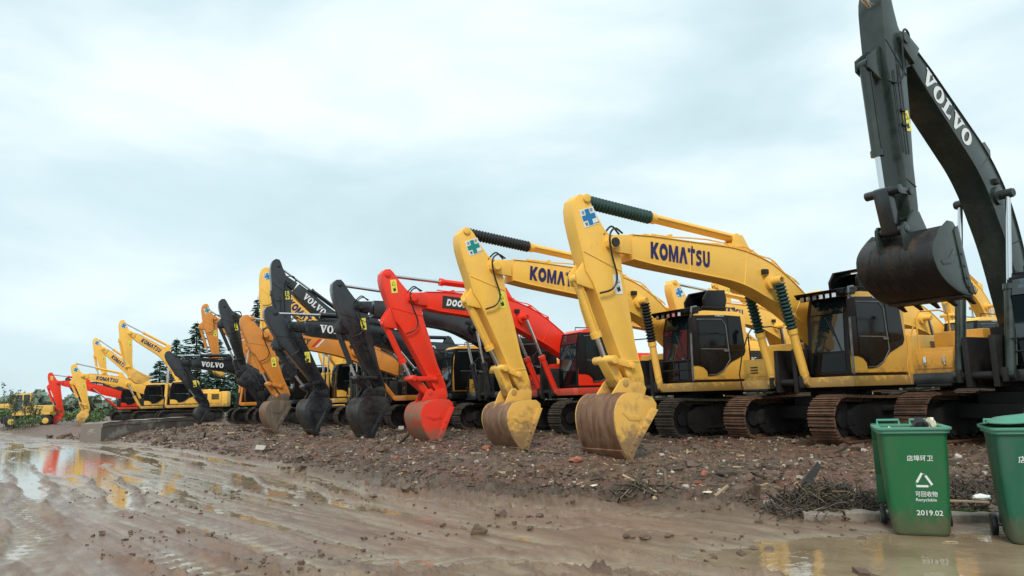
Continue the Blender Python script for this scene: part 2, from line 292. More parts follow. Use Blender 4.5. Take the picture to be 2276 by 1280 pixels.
def ground_h(x, y):
    x = np.asarray(x, float); y = np.asarray(y, float)
    d = bank(x, y)+.35*fbm(x*.5, y*.5, 3, 5); r = np.hypot(x, y)
    pad = sst(-.1, 2.6, d)
    far = 1-sst(45, 90, r)
    # pad: lumpy debris
    hp = .30*pad+pad*(.13*fbm(x*1.1, y*1.1, 6, 21, .6)+.05*np.abs(fbm(x*5, y*5, 4, 31, .65)))
    # mud ridge churned up along the road edge
    rid = np.exp(-((d-.25)/.38)**2)*sst(-6, -2.2, x)*(1-sst(2.2, 3.2, x))+.6*np.exp(-((d-1.0)/.2)**2)*sst(-3, -1, x)*(1-sst(1.2, 2.4, x))
    hr = rid*(.07+.30*np.abs(fbm(x*2.6, y*2.6, 6, 41, .68)))
    # road: long ruts running with the road, u along, v across
    u = -.62*x+.785*y; v = .785*x+.62*y
    vv = v+.5*fbm(u*.12, v*.2, 2, 3); 
    ruts = .016*fbm(vv*2.4, u*.10, 4, 51, .6)+.010*fbm(vv*7.5, u*.32, 3, 61, .6)
    u2 = -.35*x+.93*y; v2 = .93*x+.35*y
    ruts = ruts+.007*fbm(v2*5.5, u2*.3, 3, 71, .6)
    
    dn = bank(x, y)+.12*fbm(x*.35, y*.35, 2, 91)
    rf = 1-sst(.6, 2.2, x)*sst(-2.9, -2.2, dn)
    for c_, w_, a_ in ((-.55, .22, 1.), (-1.5, .18, .55), (-3.2, .20, .75), (-3.85, .18, .6), (-5.2, .2, .6), (-5.9, .2, .5)):
        q_ = (dn-c_)/w_; lug = sst(-.2, .3, np.sin(24*u+3*np.abs(q_))); q_ = q_+1.1*fbm(u*.22, c_*5+0*u, 3, 99)*2; amp = a_*rf*sst(.3, .75, vnoise(u*.30, v*.2+c_*3, 95))
        ruts = ruts-amp*.026*np.exp(-q_**4)*(1-.75*lug)+amp*(.014+.075*np.abs(fbm(x*6, y*6, 5, 97, .7)))*(np.exp(-((np.abs(q_)-1.45)/.35)**2))
    tr = (1-pad)*(ruts+.012*fbm(x*5, y*5, 5, 81, .6))
    ruts = ruts*1.7+.006*fbm(vv*14, u*.5, 2, 66, .6); base = .022*(1-pad); 
    dn = bank(x, y)+.12*fbm(x*.35, y*.35, 2, 91)
    rf = 1-sst(.6, 2.2, x)*sst(-2.9, -2.2, dn)
    for c_, w_, a_ in ((-.55, .22, 1.), (-1.5, .18, .55), (-3.2, .20, .75), (-3.85, .18, .6), (-5.2, .2, .6), (-5.9, .2, .5)):
        q_ = (dn-c_)/w_; lug = sst(-.2, .3, np.sin(24*u+3*np.abs(q_))); q_ = q_+1.1*fbm(u*.22, c_*5+0*u, 3, 99)*2; amp = a_*rf*sst(.3, .75, vnoise(u*.30, v*.2+c_*3, 95))
        ruts = ruts-amp*.026*np.exp(-q_**4)*(1-.75*lug)+amp*(.014+.075*np.abs(fbm(x*6, y*6, 5, 97, .7)))*(np.exp(-((np.abs(q_)-1.45)/.35)**2))
    tr = (1-pad)*(ruts+.012*fbm(x*5, y*5, 5, 81, .6))
    # hollows that hold water
    left = np.exp(-(((u-27)/12)**2+((v-2.3)/4.0)**2)**1.4)
    midp = np.exp(-(((u-11.5)/4.5)**2+((v-4.3)/1.3)**2)**1.2)
    binp = np.exp(-(((x-3.6)/2.1)**2+((y-6.35)/.85)**2)**2)
    hol = (1-pad)*(.044*left+.026*midp)+(1-sst(.0, .5, d))*.075*binp
    return hp+hr+(tr+base-hol)*1.0*far+0*r
def mk_ground():
    rad = [0.0]+list(1.6*np.exp(np.linspace(0, math.log(110/1.6), 640)))+list(110*np.exp(np.linspace(0, math.log(1500/110), 26)))[1:]
    rad = np.array(rad[1:]); ang = np.concatenate([np.linspace(-50, 50, 900), np.linspace(50, 310, 66)[1:-1]]); A = np.radians(ang)
    nr, na = len(rad), len(A); RR, AA = np.meshgrid(rad, A, indexing='ij'); X = RR*np.sin(AA); Y = RR*np.cos(AA); Z = ground_h(X, Y)
    co_ = np.stack([X, Y, Z], -1).reshape(-1, 3); co_ = np.vstack([co_, [[0, 0, 0]]])
    i = np.arange(nr-1)[:, None]*na; j = np.arange(na)[None, :]; j2 = (np.arange(na)+1) % na
    q = np.stack([i+j, i+na+j, i+na+j2[None], i+j2[None]], -1).reshape(-1, 4)[:, ::-1]
    tri = np.stack([np.full(na, nr*na), np.arange(na), j2], -1)[:, ::-1]
    me = bpy.data.meshes.new('ground'); nv = len(co_); nl = q.size+tri.size; npoly = len(q)+len(tri)
    me.vertices.add(nv); me.vertices.foreach_set('co', co_.ravel().astype(np.float32)); me.loops.add(nl)
    me.loops.foreach_set('vertex_index', np.concatenate([q.ravel(), tri.ravel()]).astype(np.int32)); me.polygons.add(npoly)
    ls = np.concatenate([np.arange(len(q))*4, q.size+np.arange(len(tri))*3]).astype(np.int32); me.polygons.foreach_set('loop_start', ls)
    me.update(calc_edges=True)
    if me.polygons[0].normal.z < 0: me.flip_normals()
    me.polygons.foreach_set('use_smooth', [True]*npoly)
    att = me.attributes.new('pad', 'FLOAT', 'POINT'); d = bank(co_[:, 0], co_[:, 1])+.45*fbm(co_[:, 0]*.6, co_[:, 1]*.6, 4, 5)
    att.data.foreach_set('value', sst(-.5, .6, d).astype(np.float32))
    x_, y_ = co_[:, 0], co_[:, 1]; d2 = bank(x_, y_)+.35*fbm(x_*.5, y_*.5, 3, 5)
    zz = co_[:, 2]; a3 = me.attributes.new('wet', 'FLOAT', 'POINT'); a3.data.foreach_set('value', ((1-sst(.0, .024, zz+.006*fbm(x_*3, y_*3, 3, 8)))*(1-sst(-.4, .6, d))).astype(np.float32))
    rg = np.exp(-((d2-.35)/.62)**2)*sst(-7, -2.2, x_)*(1-sst(2.4, 3.4, x_))
    a2 = me.attributes.new('churned', 'FLOAT', 'POINT'); a2.data.foreach_set('value', rg.astype(np.float32)); me.validate(); return me
gm = bpy.data.materials.new('mud_ground'); gm.use_nodes = True; nt = gm.node_tree; b = nt.nodes['Principled BSDF']
tc = N(nt, 'ShaderNodeTexCoord'); geo = N(nt, 'ShaderNodeNewGeometry')
def noise(sc, det=6, rough=.6, scale=(1, 1, 1), rot=0, src=None):
    mp = N(nt, 'ShaderNodeMapping'); mp.inputs['Scale'].default_value = scale
    vr = N(nt, 'ShaderNodeVectorRotate', rotation_type='Z_AXIS'); vr.inputs['Angle'].default_value = rot
    nt.links.new(tc.outputs['Object'], vr.inputs['Vector']); nt.links.new(vr.outputs[0], mp.inputs['Vector'])
    n = N(nt, 'ShaderNodeTexNoise'); n.inputs['Scale'].default_value = sc; n.inputs['Detail'].default_value = det; n.inputs['Roughness'].default_value = rough
    nt.links.new(mp.outputs[0], n.inputs['Vector']); return n.outputs['Fac']
def ramp(fac, stops):
    r = N(nt, 'ShaderNodeValToRGB'); e = r.color_ramp.elements
    e[0].position, e[0].color = stops[0][0], (*stops[0][1], 1); e[1].position, e[1].color = stops[-1][0], (*stops[-1][1], 1)
    for p, c in stops[1:-1]: q = e.new(p); q.color = (*c, 1)
    nt.links.new(fac, r.inputs[0]); return r.outputs[0]
def mixc(f, a, bb, typ='MIX'):
    x = N(nt, 'ShaderNodeMix', data_type='RGBA', blend_type=typ)
    for s, v in ((0, f), (6, a), (7, bb)):
        if isinstance(v, (int, float)): x.inputs[s].default_value = v
        elif isinstance(v, tuple): x.inputs[s].default_value = (*v, 1)
        else: nt.links.new(v, x.inputs[s])
    return x.outputs[2]
ROT = math.atan2(.785, -.62)   # road direction
road = ramp(noise(2.2, 9, .7, (.09, 1.3, 1), -ROT), [(.32, (.085, .050, .030)), (.48, (.165, .105, .063)), (.66, (.29, .21, .14))])
road = mixc(ramp(noise(.35, 3), [(.42, (0, 0, 0)), (.62, (1, 1, 1))]), road, ramp(noise(5, 8, .7, (.2, 1.4, 1), -ROT), [(.3, (.115, .060, .038)), (.7, (.235, .135, .088))]))
road = mixc(ramp(noise(22, 8, .75), [(.60, (0, 0, 0)), (.66, (1, 1, 1))]), road, (.11, .075, .05))
padc = ramp(noise(3.5, 12, .75), [(.32, (.032, .020, .012)), (.46, (.085, .052, .033)), (.58, (.15, .098, .062)), (.75, (.26, .18, .12))])
padc = mixc(ramp(noise(.55, 3), [(.45, (0, 0, 0)), (.6, (.8, .8, .8))]), padc, ramp(noise(7, 10, .8), [(.35, (.075, .03, .02)), (.7, (.25, .11, .07))]))
padc = mixc(ramp(noise(28, 6, .8), [(.62, (0, 0, 0)), (.68, (1, 1, 1))]), padc, (.30, .235, .165))
at = N(nt, 'ShaderNodeAttribute', attribute_name='pad')
colr = mixc(at.outputs['Fac'], road, padc)
at2 = N(nt, 'ShaderNodeAttribute', attribute_name='churned'); mm = N(nt, 'ShaderNodeMath', operation='MULTIPLY'); nt.links.new(at2.outputs['Fac'], mm.inputs[0])
nt.links.new(ramp(noise(4, 8, .7), [(.38, (.2, .2, .2)), (.55, (1, 1, 1))]), mm.inputs[1])
colr = mixc(mm.outputs[0], colr, ramp(noise(9, 8, .75), [(.35, (.040, .026, .016)), (.7, (.125, .082, .052))]))
at3 = N(nt, 'ShaderNodeAttribute', attribute_name='wet')
colr = mixc(at3.outputs['Fac'], colr, ramp(noise(3, 7, .7, (.12, 1.3, 1), -ROT), [(.35, (.16, .115, .075)), (.65, (.31, .25, .18))]))
nt.links.new(colr, b.inputs['Base Color'])
rr = N(nt, 'ShaderNodeMapRange'); rr.inputs[1].default_value = .35; rr.inputs[2].default_value = .65; rr.inputs[3].default_value = .22; rr.inputs[4].default_value = .6
nt.links.new(noise(2.2, 8, .7, (.15, 1.2, 1), -ROT), rr.inputs[0])
rm = N(nt, 'ShaderNodeMix', data_type='FLOAT'); nt.links.new(at.outputs['Fac'], rm.inputs[0]); nt.links.new(rr.outputs[0], rm.inputs[2]); rm.inputs[3].default_value = .48
rw = N(nt, 'ShaderNodeMix', data_type='FLOAT'); nt.links.new(at3.outputs['Fac'], rw.inputs[0]); nt.links.new(rm.outputs[0], rw.inputs[2]); rw.inputs[3].default_value = .16
nt.links.new(rw.outputs[0], b.inputs['Roughness'])
bp = N(nt, 'ShaderNodeBump'); bp.inputs['Distance'].default_value = .03
bs = N(nt, 'ShaderNodeMapRange'); bs.inputs[3].default_value = .3; bs.inputs[4].default_value = 1.0; nt.links.new(at.outputs['Fac'], bs.inputs[0]); nt.links.new(bs.outputs[0], bp.inputs['Strength'])
nt.links.new(noise(16, 10, .75), bp.inputs['Height'])
bp2 = N(nt, 'ShaderNodeBump'); bp2.inputs['Distance'].default_value = .010; bp2.inputs['Strength'].default_value = .45; nt.links.new(noise(9, 8, .6, (.08, 1.5, 1), -ROT), bp2.inputs['Height']); nt.links.new(bp.outputs[0], bp2.inputs['Normal'])
nt.links.new(bp2.outputs[0], b.inputs['Normal'])
g = mk_ground(); g.materials.append(gm); go = link('ground', g); tag(go, kind='structure')
# standing water: one sheet that shows where the road dips below it
wm = bpy.data.materials.new('muddy_water'); wm.use_nodes = True; nt = wm.node_tree; b = nt.nodes['Principled BSDF']
tc = N(nt, 'ShaderNodeTexCoord')
b.inputs['Base Color'].default_value = (.27, .20, .125, 1); b.inputs['Roughness'].default_value = .03; b.inputs['IOR'].default_value = 1.36; b.inputs['Specular IOR Level'].default_value = .8
nz = noise(7, 3, .5, (1, 1, 1), 0); bp = N(nt, 'ShaderNodeBump'); bp.inputs['Strength'].default_value = .22; bp.inputs['Distance'].default_value = .01
nt.links.new(nz, bp.inputs['Height']); nt.links.new(bp.outputs[0], b.inputs['Normal'])
wc = ramp(noise(1.3, 6, .6), [(.35, (.21, .15, .09)), (.65, (.34, .26, .17))]); nt.links.new(wc, b.inputs['Base Color'])
mb = MB(); mb.add([(-34, 3, 0), (9, 3, 0), (9, 9, 0), (-2, 18, 0), (-12, 34, 0), (-34, 46, 0)], [(0, 1, 2, 3, 4, 5)])
wo = obj('water', mb, [wm]); tag(wo, kind='structure')

# ------------------------------------------------------------------ excavator generator
# machine frame: x forward, y to the machine's left, z up, origin on the ground under the swing centre
def track_loop(n=48, xa=1.72, z0=.06, rr=.40, zc=.48):
    pts = []; L = 2*xa; per = 2*L+2*math.pi*rr
    for i in range(n):
        s = per*i/n
        if s < L: x = -xa+s; z = zc+rr; t = (1, 0); z -= .05*math.sin(math.pi*s/L)
        elif s < L+math.pi*rr: a = (s-L)/rr; x = xa+rr*math.sin(a); z = zc+rr*math.cos(a); t = (math.cos(a), -math.sin(a))
        elif s < 2*L+math.pi*rr: x = xa-(s-L-math.pi*rr); z = zc-rr; t = (-1, 0)
        else: a = (s-2*L-math.pi*rr)/rr; x = -xa-rr*math.sin(a); z = zc-rr*math.cos(a); t = (-math.cos(a), math.sin(a))
        pts.append((x, z, t))
    return pts, per/n
def f_track(yc):
    def f():
        mb = MB(); pts, pitch = track_loop()
        for x, z, t in pts:
            nx, nz = -t[1], t[0]
            ax = (t[0], 0, t[1]); az = (nx, 0, nz)
            mb.obox((x+nx*.03, yc, z+nz*.03), ax, (0, 1, 0), az, pitch*.93, .60, .022)
            for q in (-.36, -.03, .30):
                mb.obox((x+t[0]*pitch*q+nx*.055, yc, z+t[1]*pitch*q+nz*.055), ax, (0, 1, 0), az, .022, .585, .032)
            mb.obox((x-nx*.02, yc, z-nz*.02), ax, (0, 1, 0), az, pitch*.8, .16, .07)
        return mb
    return f
def f_tframe(yc):
    def f():
        mb = MB(); s = 1 if yc > 0 else -1
        mb.prism_xz([(-1.5, .30), (-1.35, .15), (1.4, .15), (1.58, .30), (1.58, .62), (1.3, .74), (.5, .80), (-.5, .80), (-1.3, .74), (-1.5, .6)], yc-.19, yc+.19)
        mb.box(1.42, 1.62, yc-.21, yc+.21, .36, .60)
        mb.box(-.55, .55, yc+.19, yc+.27, .60, .70); mb.box(-.55, .55, yc-.27, yc-.19, .60, .70)
        mb.box(-1.0, 1.0, yc+.19*s, yc+.23*s, .24, .30) if s > 0 else mb.box(-1.0, 1.0, yc-.23, yc-.19, .24, .30)
        return mb
    return f
def f_wheel(x, yc, r, w, z):
    def f():
        mb = MB(); mb.cyl((x, yc-w/2, z), (x, yc+w/2, z), r, 24); mb.cyl((x, yc-w/2-.05, z), (x, yc+w/2+.05, z), r*.45, 16); return mb
    return f
def f_rollers(yc):
    def f():
        mb = MB()
        for i in range(8): x = -1.22+i*.35; mb.cyl((x, yc-.22, .19), (x, yc+.22, .19), .085, 12)
        for x in (-.6, .6): mb.cyl((x, yc-.12, .80), (x, yc+.12, .80), .06, 10)
        return mb
    return f
def f_carbody():
    mb = MB(); mb.prism_xy([(-.8, -.6), (-.35, -.82), (.35, -.82), (.8, -.6), (.8, .6), (.35, .82), (-.35, .82), (-.8, .6)], .42, .92)
    for sx in (-1, 1): mb.box(min(sx*.45, sx*.95), max(sx*.45, sx*.95), -.92, .92, .45, .72)
    mb.cyl((0, 0, .92), (0, 0, 1.10), .62, 28); return mb
def f_platform():
    mb = MB()
    mb.prism_xy([(-2.1, -1.37), (1.50, -1.37), (1.58, -1.30), (1.58, -.40), (.75, -.30), (.75, .32), (1.62, .36), (1.66, 1.38), (1.56, 1.46), (-2.1, 1.46)], 1.10, 1.30)
    return mb
def f_belly():
    mb = MB(); mb.box(-.36, 1.40, .46, 1.32, 1.302, 1.358); mb.box(-2.0, .7, -1.2, 1.2, 1.04, 1.12); mb.box(.7, 1.72, -.28, -.18, 1.02, 1.9); mb.box(.7, 1.72, .18, .28, 1.02, 1.9); mb.box(.2, .7, -.3, .3, 1.12, 2.1)
    mb.cyl((.2, -.34, 1.95), (.2, .34, 1.95), .1); mb.cyl((1.62, -.46, 1.22), (1.62, .46, 1.22), .07); mb.box(1.45, 1.75, -.42, -.34, 1.1, 1.34); mb.box(1.45, 1.75, .34, .42, 1.1, 1.34); return mb
def f_cw():
    mb = MB(); a0 = math.asin(1.39/2.72); P = [(-2.72*math.cos(a), 2.72*math.sin(a)) for a in np.linspace(-a0, a0, 14)]
    P = [(-1.95, -1.385)]+P+[(-1.95, 1.385)]; mb.prism_xy(P, 1.08, 2.18); return mb
def f_hood(): 
    mb = MB(); mb.box(-1.95, -.47, .34, 1.36, 1.30, 2.14); mb.box(-1.95, -.1, -.34, .34, 1.30, 2.10); mb.box(-1.95, -.47, -1.36, -.34, 1.30, 2.14)
    mb.box(-1.85, -.75, -.75, .75, 2.14, 2.34)
    return mb
def f_louvres():
    mb = MB()
    for i in range(9): mb.box(-1.75, -1.25, 1.36, 1.375, 1.62+i*.045, 1.645+i*.045)
    return mb
def f_tank():
    mb = MB(); mb.box(-.47, .70, -1.36, -.42, 1.30, 2.10); mb.box(.70, .9, -1.0, -.5, 1.78, 1.84); return mb
def f_toolbox(): 
    mb = MB(); mb.box(.72, 1.50, -1.34, -.46, 1.30, 1.76); mb.box(1.50, 1.515, -1.24, -.56, 1.38, 1.68); return mb
def f_latches(y):
    def f():
        mb = MB(); mb.box(1.516, 1.545, y-.025, y+.025, 1.50, 1.60); mb.tube([(1.53, y, 1.51), (1.56, y+.01, 1.44), (1.535, y+.02, 1.42)], .012, 6); return mb
    return f
def f_vents():
    mb = MB()
    for yy in (-1.12,):
        for i in range(3): mb.box(1.516, 1.53, yy, yy+.2, 1.45+i*.06, 1.475+i*.06)
    return mb
CX0, CX1, CY0, CY1 = -.40, 1.47, .40, 1.36
def sx(u): return 1.45-(u-1140)/280*1.85
def sz(v): return 1.34+(830-v)/440*1.62
def f_cab():
    mb = MB(); mb.prism_xz([(1.46, 1.36), (1.46, 1.75), (1.40, 2.55), (1.30, 2.88), (1.18, 2.97), (.9, 3.0), (-.2, 3.0), (-.36, 2.95), (-.42, 2.8), (-.42, 1.36)], CY0, CY1); return mb
def side(pts, y, t, mb): mb.plate([(sx(a), y, sz(b_)) for a, b_ in pts], (0, 1, 0), t)
KBLACK = [(1163, 415), (1300, 405), (1395, 410), (1410, 640), (1400, 668), (1330, 715), (1280, 780), (1255, 797), (1215, 803), (1212, 770), (1195, 745), (1172, 735), (1140, 735), (1141, 600), (1150, 440)]
VBLACK = [(1158, 412), (1395, 410), (1405, 640), (1395, 700), (1330, 760), (1260, 812), (1150, 812), (1146, 600)]
def f_sidepanel(poly):
    def f(): mb = MB(); side(poly, CY1, .012, mb); return mb
    return f
PANES = [[(1182, 452), (1290, 447), (1305, 470), (1312, 622), (1180, 622)], [(1180, 637), (1315, 634), (1322, 700), (1290, 755), (1255, 780), (1225, 782), (1215, 750), (1180, 722)], [(1326, 416), (1388, 418), (1402, 640), (1338, 662), (1330, 600)]]
def f_pane(i):
    def f(): mb = MB(); side(PANES[i], CY1+.012, .008, mb); return mb
    return f
def f_doorframe():
    mb = MB(); P = [(1174, 440), (1296, 434), (1316, 470), (1326, 700), (1292, 765), (1255, 792), (1217, 794)]
    mb.tube([(sx(a), CY1+.016, sz(b_)) for a, b_ in P], .012, 6); mb.box(sx(1322), sx(1298), CY1+.012, CY1+.045, sz(645), sz(632)); mb.tube([(sx(1186), CY1+.02, sz(629)), (sx(1312), CY1+.02, sz(629))], .012, 6); return mb
def f_frontframe():
    mb = MB(); y0, y1 = CY0+.005, CY1-.002
    mb.plate([(1.46, y0, 1.36), (1.46, y1, 1.36), (1.46, y1, 1.75), (1.46, y0, 1.75)], (1, 0, 0), .012)
    mb.plate([(1.46, y0, 1.75), (1.46, y1, 1.75), (1.40, y1, 2.55), (1.40, y0, 2.55)], (1, 0, .075), .012)
    mb.plate([(1.40, y0, 2.55), (1.40, y1, 2.55), (1.30, y1, 2.88), (1.30, y0, 2.88)], (1, 0, .3), .012); return mb
def f_windscreen():
    mb = MB(); y0, y1 = CY0+.10, CY1-.10
    mb.plate([(1.472, y0, 1.80), (1.472, y1, 1.80), (1.417, y1, 2.54), (1.417, y0, 2.54)], (1, 0, .075), .01)
    mb.plate([(1.415, y0, 2.56), (1.415, y1, 2.56), (1.33, y1, 2.83), (1.33, y0, 2.83)], (1, 0, .3), .01); return mb
def f_lowscreen():
    mb = MB(); y0, y1 = CY0+.10, CY1-.10; mb.plate([(1.472, y0, 1.40), (1.472, y1, 1.40), (1.472, y1, 1.76), (1.472, y0, 1.76)], (1, 0, 0), .01); return mb
def f_inside_glass():
    mb = MB(); mb.box(-.2, 1.15, CY0-.012, CY0, 1.95, 2.8); return mb
def f_wiper():
    mb = MB(); mb.tube([(1.49, 1.2, 1.8), (1.455, .95, 2.4)], .010, 6); mb.tube([(1.47, 1.05, 2.1), (1.44, .85, 2.5)], .008, 6); return mb
def f_guard():
    mb = MB(); 
    for z in (1.82, 1.60): mb.tube([(1.50, .42, z), (1.56, .42, z), (1.56, 1.34, z), (1.50, 1.34, z)], .014, 6)
    for y in (.42, .88, 1.34): mb.tube([(1.56, y, 1.36), (1.56, y, 1.82)], .014, 6)
    return mb
def f_visor():
    mb = MB(); mb.prism_xz([(1.05, 3.02), (1.72, 2.96), (1.74, 3.0), (1.1, 3.09)], CY0-.02, CY1+.02); mb.box(1.30, 1.36, CY0, CY1, 2.92, 2.99)
    for y in (CY0-.02, CY1-.01): mb.prism_xz([(1.15, 2.93), (1.66, 2.90), (1.72, 2.98), (1.1, 3.04)], y, y+.03)
    return mb
def f_headlight(y):
    def f(): mb = MB(); mb.box(1.56, 1.64, y-.055, y+.055, 2.85, 2.95); return mb
    return f
def f_headlens(y):
    def f(): mb = MB(); mb.box(1.64, 1.648, y-.045, y+.045, 2.86, 2.94); return mb
    return f
def f_mirror():
    mb = MB(); mb.box(1.50, 1.54, 1.44, 1.62, 2.45, 2.80); mb.tube([(1.44, 1.40, 2.9), (1.5, 1.5, 2.92), (1.52, 1.53, 2.8)], .012, 6); return mb
def f_rail():
    mb = MB(); mb.tube([(1.48, 1.42, 1.34), (1.50, 1.44, 2.0), (1.47, 1.44, 2.75), (1.40, 1.42, 3.05), (1.2, 1.38, 3.08)], .024, 8); return mb
def f_roofrail():
    mb = MB()
    for y in (.5, 1.25): mb.tube([(.9, y, 3.0), (.9, y, 3.10), (-.2, y, 3.10), (-.2, y, 3.0)], .015, 6)
    return mb
def f_hatch():
    mb = MB(); x0, x1 = .1, .75; q = [(x0, 3.02), (x1, 3.02), (x1+.02, 3.30), (x1-.15, 3.52), (x0-.05, 3.55), (x0-.1, 3.3)]
    mb.prism_xz(q, .5, .56); mb.prism_xz(q, 1.14, 1.20); mb.plate([(x0-.05, .56, 3.53), (x1-.15, .56, 3.49), (x1-.15, 1.14, 3.49), (x0-.05, 1.14, 3.53)], (0, 0, 1), .03); mb.box(x0, x0+.04, .56, 1.14, 3.02, 3.5); mb.box(x0, x1, .45, 1.25, 3.0, 3.02); return mb
def f_exhaust():
    mb = MB(); mb.tube([(-1.1, -.4, 2.3), (-1.1, -.4, 2.62), (-1.2, -.4, 2.72)], .06, 12); return mb
def f_filter():
    mb = MB(); mb.cyl((-.9, .25, 2.33), (-.9, .25, 2.5), .12, 16); return mb
def f_handrail():
    mb = MB(); mb.tube([(1.3, -1.30, 1.76), (1.3, -1.32, 2.35), (1.15, -1.32, 2.5), (.5, -1.32, 2.55), (.2, -1.32, 2.5), (.2, -1.3, 2.1)], .016, 8)
    mb.tube([(1.54, -1.38, 1.12), (1.56, -1.42, 1.45), (1.45, -1.40, 1.9), (1.32, -1.33, 2.3)], .014, 8); return mb
def f_steps():
    mb = MB(); mb.box(1.5, 1.7, -1.2, -.55, 1.06, 1.10); return mb

# arm side profile (unit = distance from boom pivot to bucket pivot; second axis points forward)
ARMP = [(-0.346, 0.179), (-0.316, 0.226), (-0.262, 0.247), (-0.194, 0.255), (-0.086, 0.251), (0.055, 0.24), (0.16, 0.240), (0.24, 0.205), (0.47, 0.155), (0.725, 0.105), (0.902, 0.070), (1.017, 0.037), (1.063, 0.011), (1.059, -0.028), (1.007, -0.06), (0.931, -0.066), (0.853, -0.06), (0.708, -0.047), (0.444, -0.054), (0.24, -0.051), (0.099, -0.064), (-0.028, -0.036), (-0.097, 0.026), (-0.197, 0.07), (-0.295, 0.103), (-0.337, 0.126)]
V2 = lambda p: Vector((p[0], p[1]))
def rot90(a): return Vector((-a[1], a[0]))
def boom_line(B, Mc, F0, n=30):
    B, Mc, F0 = V2(B), V2(Mc), V2(F0); p0 = Mc+(B-Mc)*.31; p2 = Mc+(F0-Mc)*.62; out = [B]
    for i in range(1, 6): out.append(B+(p0-B)*i/6)
    for i in range(n-11):
        t = i/(n-12); out.append(p0*(1-t)**2+Mc*2*t*(1-t)+p2*t*t)
    for i in range(1, 6): out.append(p2+(F0-p2)*i/5)
    return out
def bellows(mb, a, b, r0, r1, n=26, seg=12):
    a = Vector(a); b = Vector(b); P = []; Rr = []
    for i in range(n*2+1): P.append(a+(b-a)*i/(2*n)); Rr.append(r1 if i % 2 else r0)
    mb.tube(P, Rr, seg)
def excavator(name, label, loc, th, pose, st, group=None, cat='excavator'):
    ang = math.atan2(-math.sin(R(th)), -math.cos(R(th)))
    root = empty('excavator', loc, ang); tag(root, label, cat, group)
    P = {k: V2(v) for k, v in pose.items()}
    _a = (P['E']-P['B']).normalized(); _f = rot90(_a); P['b'] = P['b']+_f*st.get('bsh', .12); P['l'] = P['l']+_f*st.get('bsh', .12)
    body = st['body']; boomm = st['boom']; near = st.get('near', 1)
    # --- undercarriage
    for yc in (1.1, -1.1):
        t = cached(('track', yc, st['track']), 'track', f_track(yc), st['track'], root)
        cached(('tf', yc), 'track_frame', f_tframe(yc), 'dark', t, .012)
        cached(('idl', yc), 'idler', f_wheel(1.70, yc, .36, .16, .48), 'dark', t); cached(('spr', yc), 'sprocket', f_wheel(-1.70, yc, .36, .14, .50), 'dark', t)
        for i in range(8): cached(('rol', yc, i), 'roller', f_wheel(-1.22+i*.35, yc, .085, .40, .19), 'dark', t)
        for i in (-1, 1): cached(('rolt', yc, i), 'roller', f_wheel(i*.6, yc, .06, .24, .80), 'dark', t)
    cached('car', 'carbody', f_carbody, 'dark', root, .015)
    if st.get('under'):
        for ch in root.children: ch.rotation_euler = (0, 0, R(st['under']))
    # --- upper works
    pl = cached(('plat', body), 'platform', f_platform, st.get('plat', body), root, .02); cached('belly', 'boom_mount', f_belly, 'dark', root, .01)
    cached(('cw', st.get('cw', body)), 'counterweight', f_cw, st.get('cw', body), root, .08)
    h = cached(('hood', body), 'engine_hood', f_hood, body, root, .04); cached('louv', 'louvres', f_louvres, 'ink', h)
    cached('exh', 'exhaust', f_exhaust, 'dark', h); cached('airf', 'air_filter_cap', f_filter, 'dark', h)
    tk = cached(('tank', body), 'fuel_tank', f_tank, body, root, .03); tb = cached(('tbox', body), 'toolbox', f_toolbox, body, root, .02)
    if st.get('latch'):
        for y in (-1.08, -.72): cached(('latch', y), 'latch', f_latches(y), 'chrome', tb)
    else: cached('vent', 'vents', f_vents, 'ink', tb)
    cached(('hrail', st.get('rail', 'dark')), 'handrail', f_handrail, st.get('rail', 'dark'), root)
    cached('steps', 'step', f_steps, 'dark', root, .005)
    cabm = st['cab']; cab = cached(('cab', cabm), 'cab', f_cab, cabm, root, .035)
    blk = VBLACK if st.get('vdoor') else KBLACK
    cached(('sp', len(blk)), 'door', f_sidepanel(blk), 'blackpanel', cab); 
    for i in range(3): cached(('pane', i), 'window', f_pane(i), 'glass', cab)
    cached('ff', 'windscreen_frame', f_frontframe, 'blackpanel', cab); cached('ws', 'windscreen', f_windscreen, 'frontglass', cab); cached('lws', 'windscreen', f_lowscreen, 'glass', cab)
    cached('insg', 'window', f_inside_glass, 'glass', cab); cached('df', 'door_frame', f_doorframe, 'steel', cab); cached('wip', 'wiper', f_wiper, 'dark', cab)
    if st.get('visor'):
        cached('visor', 'visor', f_visor, 'blackpanel', cab, .008); n = st['visor']
        for i in range(n):
            y = CY0+.1+(CY1-CY0-.2)*i/(n-1); hl = cached(('hl', y), 'headlight', f_headlight(y), 'dark', cab, .01); hl.name = 'headlight'
            cached(('hln', y), 'headlight', f_headlens(y), 'lens', cab)
    if st.get('guard'): cached('guard', 'guard_rail', f_guard, 'dark', cab)
    if st.get('mirror'): cached('mirror', 'mirror', f_mirror, 'dark', cab, .01); cached('rail', 'grab_rail', f_rail, 'steel', cab)
    if st.get('hatch'): cached('hatch', 'roof_hatch', f_hatch, 'blackpanel', cab, .01)
    cached('rr', 'roof_rail', f_roofrail, 'dark', cab)
    # --- boom
    F0 = V2((.25, 1.95)); L = boom_line(P['B'], P['M'], F0); n = len(L)
    tot = [0]
    for i in range(1, n): tot.append(tot[-1]+(L[i]-L[i-1]).length)
    tk_ = st.get('thick', 1.0)
    def half(s):
        s /= tot[-1]; 
        return tk_*float(np.interp(s, [0, .045, .10, .45, .62, .85, 1], [.13, .19, .25, .33, .37, .27, .17]))
    top = []; bot = []
